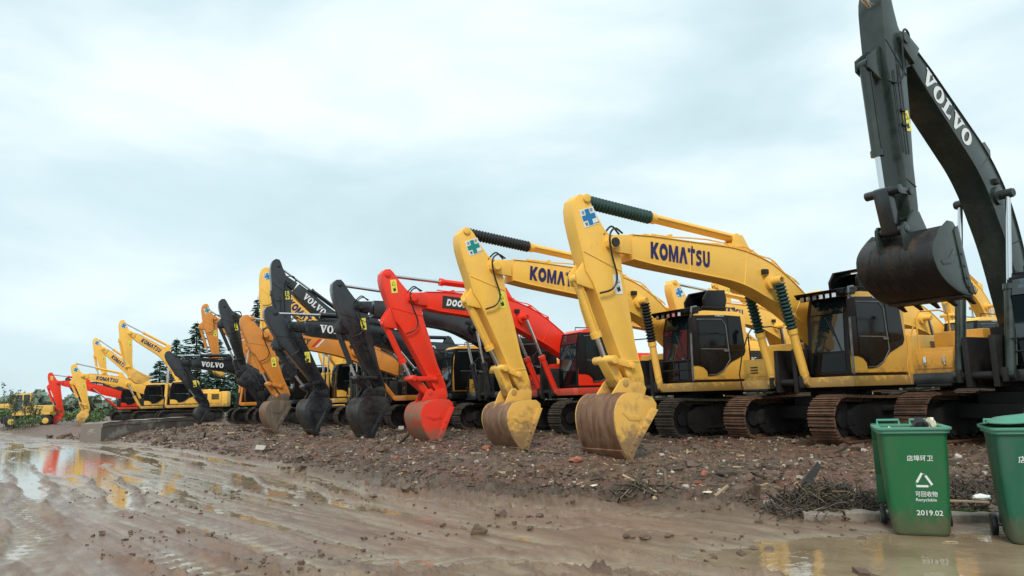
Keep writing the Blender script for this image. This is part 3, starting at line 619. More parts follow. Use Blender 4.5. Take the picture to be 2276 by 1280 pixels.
    for i, p in enumerate(L):
        t = (L[min(i+1, n-1)]-L[max(i-1, 0)]).normalized(); nn = -rot90(t) if rot90(t)[1] < 0 else rot90(t)
        if i == 0: n0 = nn
        if nn.dot(n0) < 0: nn = -nn
        n0 = nn
        top.append(p+nn*half(tot[i])); bot.append(p-nn*half(tot[i]))
    mb = MB(); bw = st.get('bwid', .20)
    q = [(top[i], bot[i]) for i in range(n)]
    vs = []
    for i in range(n):
        for (pt, y) in ((top[i], bw), (bot[i], bw), (bot[i], -bw), (top[i], -bw)): vs.append((pt[0], y, pt[1]))
    fs = []
    for i in range(1, n-1 if False else n-1):
        a = i*4; c = (i+1)*4
        for k in range(4): fs.append((a+k, a+(k+1) % 4, c+(k+1) % 4, c+k))
    fs += [(4, 7, 6, 5), ((n-1)*4, (n-1)*4+1, (n-1)*4+2, (n-1)*4+3)]
    mb.add(vs, fs)
    # flanges
    for side_, sg in ((top, 1), (bot, -1)):
        vs = []; fs = []
        for i in range(1, n):
            t = (L[min(i+1, n-1)]-L[max(i-1, 0)]).normalized(); nn = (top[i]-bot[i]).normalized()*sg
            a = side_[i]; c = a+nn*.018; a = a-nn*.001
            for pt, y in ((a, bw+.02), (a, -bw-.02), (c, -bw-.02), (c, bw+.02)): vs.append((pt[0], y, pt[1]))
        for i in range(n-2):
            for k in range(4): fs.append((i*4+k, i*4+(k+1) % 4, i*4+4+(k+1) % 4, i*4+4+k))
        fs += [(0, 1, 2, 3), ((n-2)*4+3, (n-2)*4+2, (n-2)*4+1, (n-2)*4)]; mb.add(vs, fs)
    d = (P['M']-P['B']).normalized(); nb = rot90(d); nb = nb if nb[1] > 0 else -nb
    def X(p, y): return (p[0], y, p[1])
    aw0 = st.get('aw', .17)
    for y0, y1 in ((-aw0-.07, -aw0), (aw0, aw0+.07)):
        pp = [P['B']-d*.14+nb*.02, P['B']-d*.06+nb*.14, P['B']+d*.35+nb*.2, P['B']+d*.42-nb*.16, P['B']+d*.1-nb*.16, P['B']-d*.12-nb*.08]
        mb.prism_xz([tuple(a) for a in pp], y0-.005, y1+.005)
    mb.cyl(X(P['B'], -.30), X(P['B'], .30), .11, 18)
    K = len(L); im = min(range(n), key=lambda i: (L[i]-P['M']).length); mid = L[im]; nm = (top[im]-bot[im]).normalized(); dm = (L[im+1]-L[im-1]).normalized()
    cp = mid-dm*.02-nm*.03
    mb.cyl(X(cp, -.50), X(cp, .50), .085, 18); mb.cyl(X(cp, -.29), X(cp, .29), .17, 18)
    ab = P['B']+(P['M']-P['B'])*.80+nb*(.30*tk_+.30)   # arm cylinder base pin
    for y in (-.13, .08): mb.prism_xz([tuple(ab-d*.09+nb*.06), tuple(ab+d*.12+nb*.06), tuple(ab+d*.42-nb*.34), tuple(ab-d*.22-nb*.34)], y, y+.05)
    bo = obj('boom', mb, boomm, root, .01)
    for q1, q2 in (((P['B'], .29, .33, .085), 0), ((cp, .495, .52, .06), 1)):
        mb = MB(); mb.cyl(X(q1[0], q1[1]), X(q1[0], q1[2]), q1[3], 16); obj('pin_cap', mb, st.get('pin', boomm), bo)
    # hydraulic lines on the boom
    if near:
        mb = MB(); idx = [i for i in range(2, im+6)]
        for y in (-.08, -.02, .16):
            mb.tube([X(top[i]+(top[i]-bot[i]).normalized()*(.07+.03*math.sin(i*1.3+y*9)), y+.02) for i in idx], .016, 6)
        for i in idx[1::4]:
            c = top[i]+(top[i]-bot[i]).normalized()*.045; mb.box(c[0]-.03, c[0]+.03, -.14, .20, c[1]-.045, c[1]+.05)
        obj('boom_pipes', mb, 'rubber' if boomm in ('black', 'green_grey') else st.get('pipes', boomm), bo)
        mb = MB(); ae0 = (P['E']-P['B']).normalized(); af = rot90(ae0); af = af if af[0] > 0 else -af
        p0 = P['B']+d*.28+nb*.24
        mb.hose([X(p0, .15), X(P['B']+nb*.28+d*.05, .23), X(P['B']-d*.12+nb*.10, .30), X(P['B']-d*.12+ae0*.25, .29), X(P['B']+ae0*.62+af*.08, .27), X(P['B']+ae0*.82+af*.22, .25), X(P['B']+ae0*.86+af*.5, .24)], .018, 8)
        mb.hose([X(p0, .05), X(P['B']+nb*.34+d*.05, .12), X(P['B']-d*.16+nb*.14, .16)], .018, 8)
        obj('hose', mb, 'rubber', bo)
        mb = MB(); c = mid-d*.22+nb*.16; mb.box(c[0]-.07, c[0]+.07, .215, .30, c[1]-.05, c[1]+.05)
        wl = obj('work_lamp', mb, 'dark', bo, .01)
        mb = MB(); mb.box(c[0]+.07, c[0]+.078, .225, .29, c[1]-.04, c[1]+.04); obj('lens', mb, 'lens', wl) if False else None
    # lettering
    if st.get('word'):
        g = word(st['word'], st.get('slant', 0)); hh = st.get('lh', .32); sc = st.get('lsc', .86); wdt = g[2]*hh*sc
        o2 = P['B']+d*st.get('ls', .90)-nb*(hh*.5+st.get('lo', 0))
        if st.get('plaque'):
            mb = MB(); a0 = o2-d*.12-nb*.08; e1 = d*(wdt+.34); e2 = nb*(hh+.16)
            mb.plate([X(a0, bw+.003), X(a0+e1*.97, bw+.003), X(a0+e1+e2, bw+.003), X(a0+e2*1.0, bw+.003)], (0, 1, 0), .003); obj('name_plaque', mb, 'ink', bo)
        mb = MB(); put(mb, g, X(o2, bw+.009), (d[0], 0, d[1]), (nb[0], 0, nb[1]), hh, wdt); obj('lettering', mb, st['wcol'], bo)
        if st.get('stripe'):
            mb = MB(); a0 = o2+d*(wdt+.08)-nb*.05; e2 = nb*(hh+.1)+d*.25
            mb.plate([X(a0, bw+.003), X(a0+d*.10, bw+.003), X(a0+d*.10+e2, bw+.003), X(a0+e2, bw+.003)], (0, 1, 0), .003); obj('stripe', mb, 'stickerred', bo)
            mb = MB(); a0 = a0+d*.16; mb.plate([X(a0, bw+.003), X(a0+d*.06, bw+.003), X(a0+d*.06+e2, bw+.003), X(a0+e2, bw+.003)], (0, 1, 0), .003); obj('stripe', mb, 'white', bo)
    # --- arm
    Bv, E_ = P['B'], P['E']; La = (E_-Bv).length; a = (E_-Bv)/La; f_ = rot90(a); f_ = f_ if st.get('armflip') else rot90(a)
    kx = 1.0; kf = min(1.0, 2.75/La)
    poly = [tuple(Bv+a*(u*La if u > 0 else u*2.75)+f_*(v*2.75*st.get('armw', 1))) for u, v in ARMP]
    mb = MB(); aw = st.get('aw', .17); mb.prism_xz(poly, -aw, aw)
    mb.cyl(X(Bv, -.165), X(Bv, .175), .17, 18)
    for pt, yy, rr_ in ((P['T'], .21, .08), (E_, .24, .085)): mb.cyl(X(pt, -yy), X(pt, yy), rr_, 16)
    for y0 in (-.13, .09): mb.prism_xz([tuple(P['b']+a*.10+f_*.08), tuple(P['b']-a*.10+f_*.08), tuple(P['b']-a*.38-f_*.26), tuple(P['b']+a*.25-f_*.26)], y0, y0+.04)
    ar = obj('arm', mb, boomm, root, .02)
    if near:
        mb = MB()
        for i in (0, 1):
            s0 = .15+.05*i; mb.tube([X(Bv+a*s0*La+f_*(.05+.05*i)*La, aw+.025), X(Bv+a*.5*La+f_*(.03+.05*i)*La, aw+.025), X(Bv+a*.66*La+f_*(.02+.045*i)*La, aw+.025)], .013, 6)
        for s0 in (.42, .50): mb.box(*(lambda c: (c[0]-.05, c[0]+.05, aw, aw+.05, c[1]-.02, c[1]+.02))(Bv+a*s0*La+f_*.05*La))
        if boomm in ('black', 'green_grey'): obj('arm_pipes', mb, 'rubber', ar)
    if near:
        for (u0, v0), (u1, v1) in (((.03, .235), (.20, -.045)), ((.80, .085), (.83, -.055))):
            mb = MB(); mb.tube([X(Bv+a*u0*La+f_*v0*2.7*st.get('armw', 1), aw+.002), X(Bv+a*u1*La+f_*v1*2.7*st.get('armw', 1), aw+.002)], .011, 5); obj('weld_seam', mb, boomm, ar)
        for i in (4, im-5, im+6):
            mb = MB(); mb.tube([X(top[i], bw+.002), X(bot[i], bw+.002)], .010, 5); obj('weld_seam', mb, boomm, bo)
    def sticker(c, w_, h_, ang_, m_, nm_, off=.003, par=ar):
        ca, sa = math.cos(ang_), math.sin(ang_); ex = Vector((-ca, -sa)); ey = Vector((sa, -ca))*-1; ex = Vector((-ca, sa)); ey = Vector((sa, ca))
        mb = MB(); mb.plate([X(c+ex*i*w_/2+ey*j*h_/2, aw+off) for i, j in ((-1, -1), (1, -1), (1, 1), (-1, 1))], (0, 1, 0), .003); return obj(nm_, mb, m_, par), ex, ey
    if st.get('cross'):
        c = Bv-a*.52+f_*.38; s_, ex, ey = sticker(c, .33, .33, .35, 'white', 'safety_sticker')
        mb = MB(); k_ = .05
        pts = [(-k_, -.15), (k_, -.15), (k_, -k_), (.15, -k_), (.15, k_), (k_, k_), (k_, .15), (-k_, .15), (-k_, k_), (-.15, k_), (-.15, -k_), (-k_, -k_)]
        mb.plate([X(c+ex*i+ey*j, aw+.006) for i, j in pts], (0, 1, 0), .003); obj('cross_mark', mb, st['cross'], s_)
        mb = MB()
        for i, ch in ((-1, '全'), (1, '安')):
            put(mb, font(ch, .01), X(c+ex*(.10*i-.035)+ey*.075, aw+.0085), (ex[0], 0, ex[1]), (ey[0], 0, ey[1]), .07)
        for i, ch in ((-1, '第'), (1, '一')): put(mb, font(ch, .01), X(c+ex*(.10*i-.035)-ey*.145, aw+.0085), (ex[0], 0, ex[1]), (ey[0], 0, ey[1]), .07 if ch != '一' else .012)
        obj('sticker_lettering', mb, 'ink', s_)
    if st.get('warn'):
        c = Bv+a*(st.get('wpos', .62))*1.0+f_*(.02 if st.get('wpos', .62) > 0 else .40); s_, ex, ey = sticker(c, .17, .36, math.atan2(a[0], -a[1])*-1 if False else .12, st['warn'], 'warning_label')
        mb = MB(); mb.tube([X(c+ex*i+ey*j, aw+.009) for i, j in ((-.05, .03), (.05, .03), (0, .13), (-.05, .03))], .006, 4)
        mb.plate([X(c+ex*i+ey*j, aw+.006) for i, j in ((-.02, -.14), (.05, -.12), (.03, -.02), (0, -.06), (-.04, -.05))], (0, 1, 0), .002); obj('warning_symbol', mb, 'ink', s_)
    # --- cylinders
    def cyl2(nm_, p, q, y, rb, rr_, frac, cover=None, rodend='q', par=root, bm_=None, seg=14):
        p = Vector(X(p, y)); q = Vector(X(q, y)); e = p+(q-p)*frac; u = (q-p).normalized()
        mb = MB(); mb.tube([p+u*.03, e-u*.10, e-u*.10, e], [rb, rb, rb*1.22, rb*1.22], seg); mb.cyl((p.x, y-.09, p.z), (p.x, y+.09, p.z), rb*1.05, 14)
        mb.tube([p+u*.15+Vector((0, rb+.012, 0)), e-u*.12+Vector((0, rb+.012, 0))], .011, 5)
        c = obj(nm_, mb, bm_ or boomm, par, 0)
        mb = MB()
        if cover: bellows(mb, e, q-u*.05, rb*.92, rb*1.46, max(9, int((q-e).length/.075)), seg); obj('rod_boot', mb, cover, c, 0, 20)
        else: mb.tube([e, q], rr_, seg); obj('rod', mb, 'chrome' if not st.get('paintrod') else boomm, c)
        mb = MB(); mb.cyl((q.x, y-.10, q.z), (q.x, y+.10, q.z), rb*.85, 14); obj('rod_end', mb, boomm, c)
    low = V2((1.62, 1.22)); cv = st.get('cover')
    for y in (.42, -.42): cyl2('boom_cylinder', low, cp, y, .085, .045, .52 if cv else .48, cv, bm_=st.get('cylm'))
    cyl2('arm_cylinder', ab, P['T'], 0, .09, .048, st.get('acf', .55), cv, bm_=st.get('cylm'))
    cyl2('bucket_cylinder', P['b'], P['l'], 0, .085, .045, st.get('bcf', .72), None, bm_=st.get('cylm'))
    # --- linkage and bucket
    Q = P['Q']; qv = (Q-E_).normalized(); pv = rot90(qv); Lq = (Q-E_).length; S = Lq/1.50
    def bp_(p, q): return E_+pv*p*S+qv*q*S
    Hn = bp_(.36, .06); Lp = P['l']; Al = E_-a*.42+f_*.08
    mb = MB()
    for y in (-.22, .18): mb.prism_xz(capsule(Lp, Al, .055), y, y+.045)
    mb.prism_xz(capsule(Lp, Hn, .085), -.13, .13)
    mb.cyl(X(Lp, -.30), X(Lp, .30), .075, 14); mb.cyl(X(Hn, -.26), X(Hn, .26), .07, 14); mb.cyl(X(Al, -.25), X(Al, .25), .06, 14)
    obj('bucket_link', mb, st.get('linkm', boomm), root, .008)
    BW = st.get('bw', .56)
    prof = [(.12, .20), (.40, .26), (.57, .35), (.655, .50), (.67, .66), (.64, .80), (.55, .98), (.42, 1.15), (.27, 1.29), (.09, 1.40)]
    back = [(.0, 1.38), (.02, 1.22), (-.20, .36), (-.17, .25), (-.05, .18)]
    def smooth_prof(p, n=3):
        p = [V2(q) for q in p]
        for _ in range(1):
            o = [p[0]]
            for i in range(len(p)-1): o += [p[i]*.75+p[i+1]*.25, p[i]*.25+p[i+1]*.75]
            o.append(p[-1]); p = o
        return p
    pr = smooth_prof(prof)
    mb = MB(); vs = []
    for i, p in enumerate(pr):
        t = (pr[min(i+1, len(pr)-1)]-pr[max(i-1, 0)]).normalized(); nn = Vector((-t[1], t[0])); nn = nn if nn.dot(p-Vector((0, .6))) > 0 else -nn
        for r_, y in ((0, BW-.005), (0, -BW+.005), (.03, -BW+.005), (.03, BW-.005)):
            c = bp_(*(p-nn*r_)); vs.append(X(c, y))
    fs = []; m_ = len(pr)
    for i in range(m_-1):
        for k in range(4): fs.append((i*4+k, i*4+(k+1) % 4, i*4+4+(k+1) % 4, i*4+4+k))
    fs += [(0, 1, 2, 3), ((m_-1)*4+3, (m_-1)*4+2, (m_-1)*4+1, (m_-1)*4)]; mb.add(vs, fs)
    for yy in st.get('wear', (-.42, -.24, -.06, .12, .30)):
        for k in range(3, m_-7):
            c0, c1 = bp_(*pr[k]), bp_(*pr[k+1]); t = (c1-c0); nn = rot90(t).normalized()
            if nn.dot(c0-bp_(0, .6)) < 0: nn = -nn
            mb.obox(X((c0+c1)/2+nn*.002, yy), (t.normalized()[0], 0, t.normalized()[1]), (0, 1, 0), (nn[0], 0, nn[1]), t.length*1.02, .018, .008)
    # cutting-edge band
    c0, c1 = bp_(*pr[-2]), bp_(*pr[-1]); t = (c1-c0).normalized(); nn = rot90(t); nn = nn if nn.dot(c0-bp_(0, .6)) > 0 else -nn
    mb.obox(X(c1-t*.07+nn*.012, 0), (t[0], 0, t[1]), (0, 1, 0), (nn[0], 0, nn[1]), .26, BW*2+.01, .03)
    bk = obj('bucket', mb, st['wrap'], root, .006, 30)
    mb = MB()
    sp = [tuple(bp_(*p)) for p in pr]+[tuple(bp_(*p)) for p in back]
    for y in (BW-.004, -BW-.022): mb.prism_xz(sp, y, y+.026)
    # outer wear plate and side cutter
    for y in (BW+.022, -BW-.040):
        mb.prism_xz([tuple(bp_(*p)) for p in ((.0, 1.42), (.12, 1.34), (.14, 1.15), (-.09, .36), (-.23, .34), (.0, 1.2))], y, y+.018)
        mb.prism_xz([tuple(bp_(*p)) for p in ((.52, .62), (.30, .66), (.10, .60), (.08, .68), (.30, .76), (.50, .70))], y-.002, y+.010) if y > 0 else None
    for q_ in ((.10, 1.24), (.07, 1.10), (.02, .92), (-.03, .74)):
        c = bp_(*q_); mb.cyl(X(c, BW+.035), X(c, BW+.058), .026, 8)
    for y in (-.25, .20): mb.prism_xz([tuple(bp_(*p)) for p in ((.42, -.02), (.48, .08), (.56, .36), (-.14, .26), (-.12, -.04), (0, -.12), (.1, -.08), (.26, .0), (.34, -.05))], y, y+.05)
    obj('side_plates', mb, st['bside'], bk, .006)
    for j in range(5):
        y = -BW+.06+j*(2*BW-.12)/4; mb = MB(); tt = qv
        e0 = bp_(.13, 1.33); e1 = bp_(-.03, 1.58); ww = .052
        vs = [X(e0+pv*.05, y-ww), X(e0+pv*.05, y+ww), X(e0-pv*.05, y+ww), X(e0-pv*.05, y-ww), X(e1+pv*.012, y-ww*.6), X(e1+pv*.012, y+ww*.6), X(e1-pv*.008, y+ww*.6), X(e1-pv*.008, y-ww*.6)]
        mb.add(vs, [(0, 1, 2, 3), (7, 6, 5, 4), (0, 4, 5, 1), (1, 5, 6, 2), (2, 6, 7, 3), (3, 7, 4, 0)]); obj('tooth', mb, st.get('tooth', st['wrap']), bk, .006)
    # --- model panel
    if st.get('model'):
        mb = MB(); mb.plate([(-.47, 1.362, 1.36), (-.98, 1.362, 1.36), (-.98, 1.362, 2.05), (-.47, 1.362, 2.05)], (0, 1, 0), .003); p_ = obj('model_panel', mb, 'ink', h)
        mb = MB()
        for i, t_ in enumerate(st['model']):
            hh = (.11, .15, .09)[i] if len(st['model']) > 2 else .13
            put(mb, font(t_, .02), (-.52, 1.368, (1.78, 1.58, 1.44)[i]), (-1, 0, 0), (0, 0, 1), hh)
        obj('model_lettering', mb, 'white', h)
    if st.get('hoodword'):
        mb = MB(); put(mb, font(st['hoodword'], .02), (.62, 1.382, 2.86), (-1, 0, 0), (0, 0, 1), .045); obj('cab_lettering', mb, 'white', cab)
    return root
def capsule(p, q, r, n=7):
    d = (q-p).normalized(); t = rot90(d); out = []
    for i in range(n): a = math.pi*i/(n-1); out.append(tuple(q+(d*math.sin(a)+t*math.cos(a))*r))
    for i in range(n): a = math.pi*i/(n-1); out.append(tuple(p-(d*math.sin(a)+t*math.cos(a))*r))
    return out

KOM = dict(lsc=.74, body='yellow', boom='yellow', cab='yellow', track='track_dark', word='KOMATSU', wcol='navy', lh=.30, cross='stickerblue', warn='stickeryellow', wpos=.75, wrap='mudyellow', bside='yellowdirty', hoodword='KOMATSU', acf=.58)
VOL = dict(body='amber', boom='black', cab='blackpanel', track='track_dark', word='volvo', wcol='white', lh=.27, warn='stickeryellow', wpos=.60, wrap='darksteel', bside='black', vdoor=1, plat='black', cw='black', linkm='black')
SAN = dict(body='orange', boom='orange', cab='blackpanel', track='track_dark', word='SaNY', wcol='ink', lh=.24, slant=.15, stripe=1, warn='stickeryellow', wpos=.9, wrap='mudsteel', bside='mudgrey')
DOO = dict(body='red', boom='red', cab='red', track='track_dark', word='DOOSaN', wcol='white', lh=.19, slant=.2, plaque=1, ls=1.0, warn='stickeryellow', wpos=-.45, wrap='redwrap', bside='reddirty', tooth='redwrap', hoodword=None, vdoor=0, paintrod=0)
TH = 30
POSE = {
 'V0': ((9.55, 13.72), {'T': (4.11, 7.78), 'B': (3.35, 6.9), 'E': (3.53, 3.8), 'Q': (2.83, 2.41), 'M': (0.71, 4.52), 'b': (4.26, 6.4), 'l': (4.12, 4.22)}),
 'K1': ((7.15, 16.39), {'T': (6.76, 4.58), 'B': (6.26, 3.79), 'E': (5.81, 1.19), 'Q': (6.4, -0.13), 'M': (2.16, 3.54), 'b': (6.82, 3.15), 'l': (6.27, 1.71)}),
 'K2': ((4.68, 19.09), {'T': (6.6, 4.69), 'B': (5.94, 3.94), 'E': (5.24, 1.19), 'Q': (5.47, -0.18), 'M': (1.86, 3.55), 'b': (6.42, 3.21), 'l': (5.67, 1.75)}),
 'R3': ((2.38, 22.89), {'T': (6.67, 4.44), 'B': (5.97, 3.82), 'E': (5.14, 1.28), 'Q': (5.4, -0.25), 'M': (2.48, 3.57), 'b': (6.58, 3.18), 'l': (5.86, 1.71)}),
 'V3': ((0.38, 25.54), {'T': (6.55, 4.65), 'B': (5.95, 3.99), 'E': (5.27, 1.42), 'Q': (5.66, -0.14), 'M': (2.02, 3.61), 'b': (6.48, 3.33), 'l': (5.9, 1.85)}),
 'V2': ((-1.62, 28.19), {'T': (7.34, 4.11), 'B': (6.76, 3.68), 'E': (5.65, 1.45), 'Q': (5.99, -0.01), 'M': (3.32, 3.43), 'b': (7.21, 3.05), 'l': (6.24, 1.72)}),
 'S4': ((-3.62, 30.84), {'T': (7.07, 4.3), 'B': (6.59, 3.66), 'E': (5.8, 1.4), 'Q': (6.2, -0.02), 'M': (3.15, 3.18), 'b': (6.97, 3.32), 'l': (6.31, 1.91)}),
 'VT': ((-5.62, 33.49), {'T': (5.0, 6.94), 'B': (4.63, 6.28), 'E': (4.59, 3.03), 'Q': (4.29, 2.07), 'M': (1.67, 3.82), 'b': (5.11, 5.77), 'l': (4.78, 3.69)}),
 'KT': ((-7.62, 36.14), {'T': (4.24, 7.31), 'B': (4.04, 6.47), 'E': (4.23, 3.33), 'Q': (3.49, 2.49), 'M': (1.42, 3.98), 'b': (4.48, 6.24), 'l': (4.44, 3.95)}),
 'V5': ((-10.82, 40.38), {'T': (4.81, 6.22), 'B': (4.29, 5.75), 'E': (3.81, 3.09), 'Q': (2.82, 1.98), 'M': (2.73, 4.27), 'b': (4.92, 5.29), 'l': (4.11, 3.44)}),
 'V6': ((-13.22, 43.56), {'T': (6.16, 3.92), 'B': (5.76, 3.53), 'E': (4.5, 1.2), 'Q': (4.81, 0.12), 'M': (2.9, 3.29), 'b': (6.12, 3.31), 'l': (4.98, 1.7)}),
 'S2': ((-15.62, 46.74), {'T': (3.76, 7.14), 'B': (3.2, 6.44), 'E': (2.95, 3.63), 'Q': (2.57, 2.93), 'M': (0.97, 4.6), 'b': (3.88, 5.95), 'l': (3.32, 4.18)}),
 'K6': ((-23.52, 53.89), {'T': (4.47, 7.12), 'B': (4.08, 6.4), 'E': (3.94, 3.63), 'Q': (2.53, 3.29), 'M': (1.33, 4.67), 'b': (4.59, 5.92), 'l': (4.15, 4.04)}),
 'K7': ((-29.32, 62.39), {'T': (5.02, 6.72), 'B': (4.76, 6.02), 'E': (4.47, 3.66), 'Q': (2.86, 3.55), 'M': (2.7, 4.19), 'b': (5.22, 5.48), 'l': (4.86, 3.85)}),
 'K8': ((-27.32, 57.89), {'T': (5.96, 4.56), 'B': (5.54, 3.66), 'E': (5.11, 1.11), 'Q': (5.42, -0.11), 'M': (2.53, 3.12), 'b': (6.15, 3.18), 'l': (5.51, 1.68)}),
 'R9': ((-33.62, 66.49), {'T': (6.75, 4.23), 'B': (6.23, 3.54), 'E': (5.8, 0.8), 'Q': (6.26, -0.15), 'M': (3.67, 3.11), 'b': (6.83, 3.17), 'l': (6.25, 1.46)}),
 'LOW': ((0, 0), {'T': (6.5, 3.6), 'B': (5.9, 2.9), 'E': (4.9, 0.95), 'Q': (4.6, 0.1), 'M': (2.1, 3.3), 'b': (6.2, 2.3), 'l': (5.2, 1.4)}),
 'b11': ((13.8, 23.0), {'T': (6.5, 3.6), 'B': (5.9, 2.9), 'E': (4.9, 0.95), 'Q': (4.6, 0.1), 'M': (2.1, 3.3), 'b': (6.2, 2.3), 'l': (5.2, 1.4)}),
 'V9': ((-35.2, 71.0), {'T': (6.16, 3.92), 'B': (5.76, 3.53), 'E': (4.5, 1.2), 'Q': (4.81, 0.12), 'M': (2.9, 3.29), 'b': (6.12, 3.31), 'l': (4.98, 1.7)}),
 'b1': ((11.0, 27.5), {'T': (6.6, 4.69), 'B': (5.94, 3.94), 'E': (5.24, 1.19), 'Q': (5.47, -0.18), 'M': (1.86, 3.55), 'b': (6.42, 3.21), 'l': (5.67, 1.75)}),
 'b2': ((8.3, 29.3), {'T': (6.6, 4.69), 'B': (5.94, 3.94), 'E': (5.24, 1.19), 'Q': (5.47, -0.18), 'M': (1.86, 3.55), 'b': (6.42, 3.21), 'l': (5.67, 1.75)}),
 'b3': ((0.2, 38.0), {'T': (7.34, 4.11), 'B': (6.76, 3.68), 'E': (5.65, 1.45), 'Q': (5.99, -0.01), 'M': (3.32, 3.43), 'b': (7.21, 3.05), 'l': (6.24, 1.72)}),
 'b4': ((-1.9, 46.6), {'T': (6.6, 4.69), 'B': (5.94, 3.94), 'E': (5.24, 1.19), 'Q': (5.47, -0.18), 'M': (1.86, 3.55), 'b': (6.42, 3.21), 'l': (5.67, 1.75)}),
 'b5': ((-4.5, 49.5), {'T': (6.6, 4.69), 'B': (5.94, 3.94), 'E': (5.24, 1.19), 'Q': (5.47, -0.18), 'M': (1.86, 3.55), 'b': (6.42, 3.21), 'l': (5.67, 1.75)}),
 'b6': ((-7.1, 52.4), {'T': (6.6, 4.69), 'B': (5.94, 3.94), 'E': (5.24, 1.19), 'Q': (5.47, -0.18), 'M': (1.86, 3.55), 'b': (6.42, 3.21), 'l': (5.67, 1.75)}),
 'b7': ((18.5, 31.0), {'T': (6.6, 4.69), 'B': (5.94, 3.94), 'E': (5.24, 1.19), 'Q': (5.47, -0.18), 'M': (1.86, 3.55), 'b': (6.42, 3.21), 'l': (5.67, 1.75)}),
 'b8': ((15.0, 30.5), {'T': (6.6, 4.69), 'B': (5.94, 3.94), 'E': (5.24, 1.19), 'Q': (5.47, -0.18), 'M': (1.86, 3.55), 'b': (6.42, 3.21), 'l': (5.67, 1.75)}),
 'b9': ((13.4, 36.0), {'T': (4.47, 7.12), 'B': (4.08, 6.4), 'E': (3.94, 3.63), 'Q': (2.53, 3.29), 'M': (1.33, 4.67), 'b': (4.59, 5.92), 'l': (4.15, 4.04)}),
 'b10': ((22.5, 34.0), {'T': (4.47, 7.12), 'B': (4.08, 6.4), 'E': (3.94, 3.63), 'Q': (2.53, 3.29), 'M': (1.33, 4.67), 'b': (4.59, 5.92), 'l': (4.15, 4.04)}),
}
GROUP = 'excavators parked side by side in the front row'; GROUP2 = 'excavators standing behind the front row'
def S(b, **k): d = dict(b); d.update(k); return d
MACH = [
 ('V0', S(VOL, boom='green_grey', bside='green_grey', thick=.82, lh=.32, lsc=1.0, ls=.72, bwid=.24, aw=.22, bsh=-.15, guard=1, latch=1, rail='amber', cab='blackpanel', armw=.68, visor=0, wpos=1.45, bw=.64, track='track', th=30, platform='black', mirror=0), 'dark green-grey excavator at the right edge, arm raised high and bucket hanging'),
 ('K1', S(KOM, cover='bellow', visor=6, guard=0, mirror=1, hatch=1, track='track', pin='ink', wrap='mudsteel', warn='white', lh=.32, lsc=.71), 'nearest yellow excavator, green boots on its rods and a row of lamps over the cab'),
 ('K2', S(KOM, cover='bellow2', visor=5, guard=1, mirror=1, hatch=1, cross='stickergreen', model=('PC', '240', 'LC'), lh=.32), 'yellow excavator between the red one and the nearest yellow one, black boots on its rods'),
 ('R3', S(DOO), 'bright red excavator with black name plaque, bucket resting on the ground'),
 ('V3', S(VOL, wpos=.55), 'charcoal excavator directly left of the bright red one'),
 ('V2', S(VOL, cab='amber', wpos=1.15), 'charcoal excavator between the orange arm and the charcoal one beside the red machine'),
 ('S4', S(SAN, wpos=1.05), 'orange excavator with red and white stripe on its boom, rusty bucket on the ground'),
 ('VT', S(VOL, near=1), 'charcoal excavator with the highest raised arm in the middle of the row'),
 ('KT', S(KOM, lh=.36), 'yellow excavator with a raised boom just behind the tallest charcoal arm'),
 ('V5', S(VOL), 'charcoal excavator with folded raised arm between the two orange arms'),
 ('V6', S(VOL, wpos=1.3), 'low charcoal excavator whose bucket rests at the end of the concrete slab'),
 ('S2', S(SAN, boom='orange', bside='pale', wrap='yellowdirty', cross='stickergreen'), 'orange excavator with upright arm left of the folded charcoal one'),
 ('K6', S(KOM, near=0, model=('PC', '220')), 'yellow excavator left of the conifers with high boom and bucket held in the air'),
 ('K7', S(KOM, near=0), 'yellow excavator with raised boom behind the leftmost yellow bucket'),
 ('K8', S(KOM, near=0, cross='stickergreen', wrap='yellowdirty'), 'leftmost yellow excavator, low level boom and bucket on the ground'),
 ('R9', S(DOO, near=0, plaque=0, word=None), 'red excavator at the far left end of the row'),
 ('V9', S(VOL, near=0), 'charcoal excavator half hidden between the leftmost yellow machine and the far red one'),
 ('b1', S(KOM), 'yellow excavator of the back row, boom seen between the two nearest yellow cabs'),
 ('b11', S(KOM, near=0), 'yellow excavator with lowered boom between the nearest yellow cab and amber toolbox'),
 ('b2', S(KOM), 'yellow excavator of the back row behind the second yellow cab from the right'),
 ('b3', S(VOL, near=0), 'charcoal boomed excavator of the back row seen under the long charcoal boom'),
 ('b4', S(KOM, near=0), 'yellow excavator of the back row, rightmost of the three glimpsed behind the charcoal arms'),
 ('b5', S(KOM, near=0), 'yellow excavator of the back row, middle of the three glimpsed behind the charcoal arms'),
 ('b6', S(KOM, near=0, cross='stickergreen'), 'yellow excavator of the back row, leftmost of the three glimpsed behind the charcoal arms'),
 ('b7', S(KOM, near=0), 'yellow excavator of the back row seen under the hanging bucket at the right'),
]
MACH[-1:] = [
 ('b8', S(KOM, near=0), 'yellow excavator of the back row just left of the nearest yellow cab'),
 ('b9', S(KOM, near=0, model=('PC', '200')), 'distant yellow excavator between the two nearest yellow cabs'),
 ('b10', S(KOM, near=0, model=('PC', '220')), 'yellow excavator glimpsed behind the amber toolbox of the rightmost machine')]

for key, st, label in MACH:
    loc, pose = POSE[key]
    excavator(key, label, (loc[0], loc[1], .30), st.get('th', TH), pose, st, GROUP if key[0] != 'b' else GROUP2)

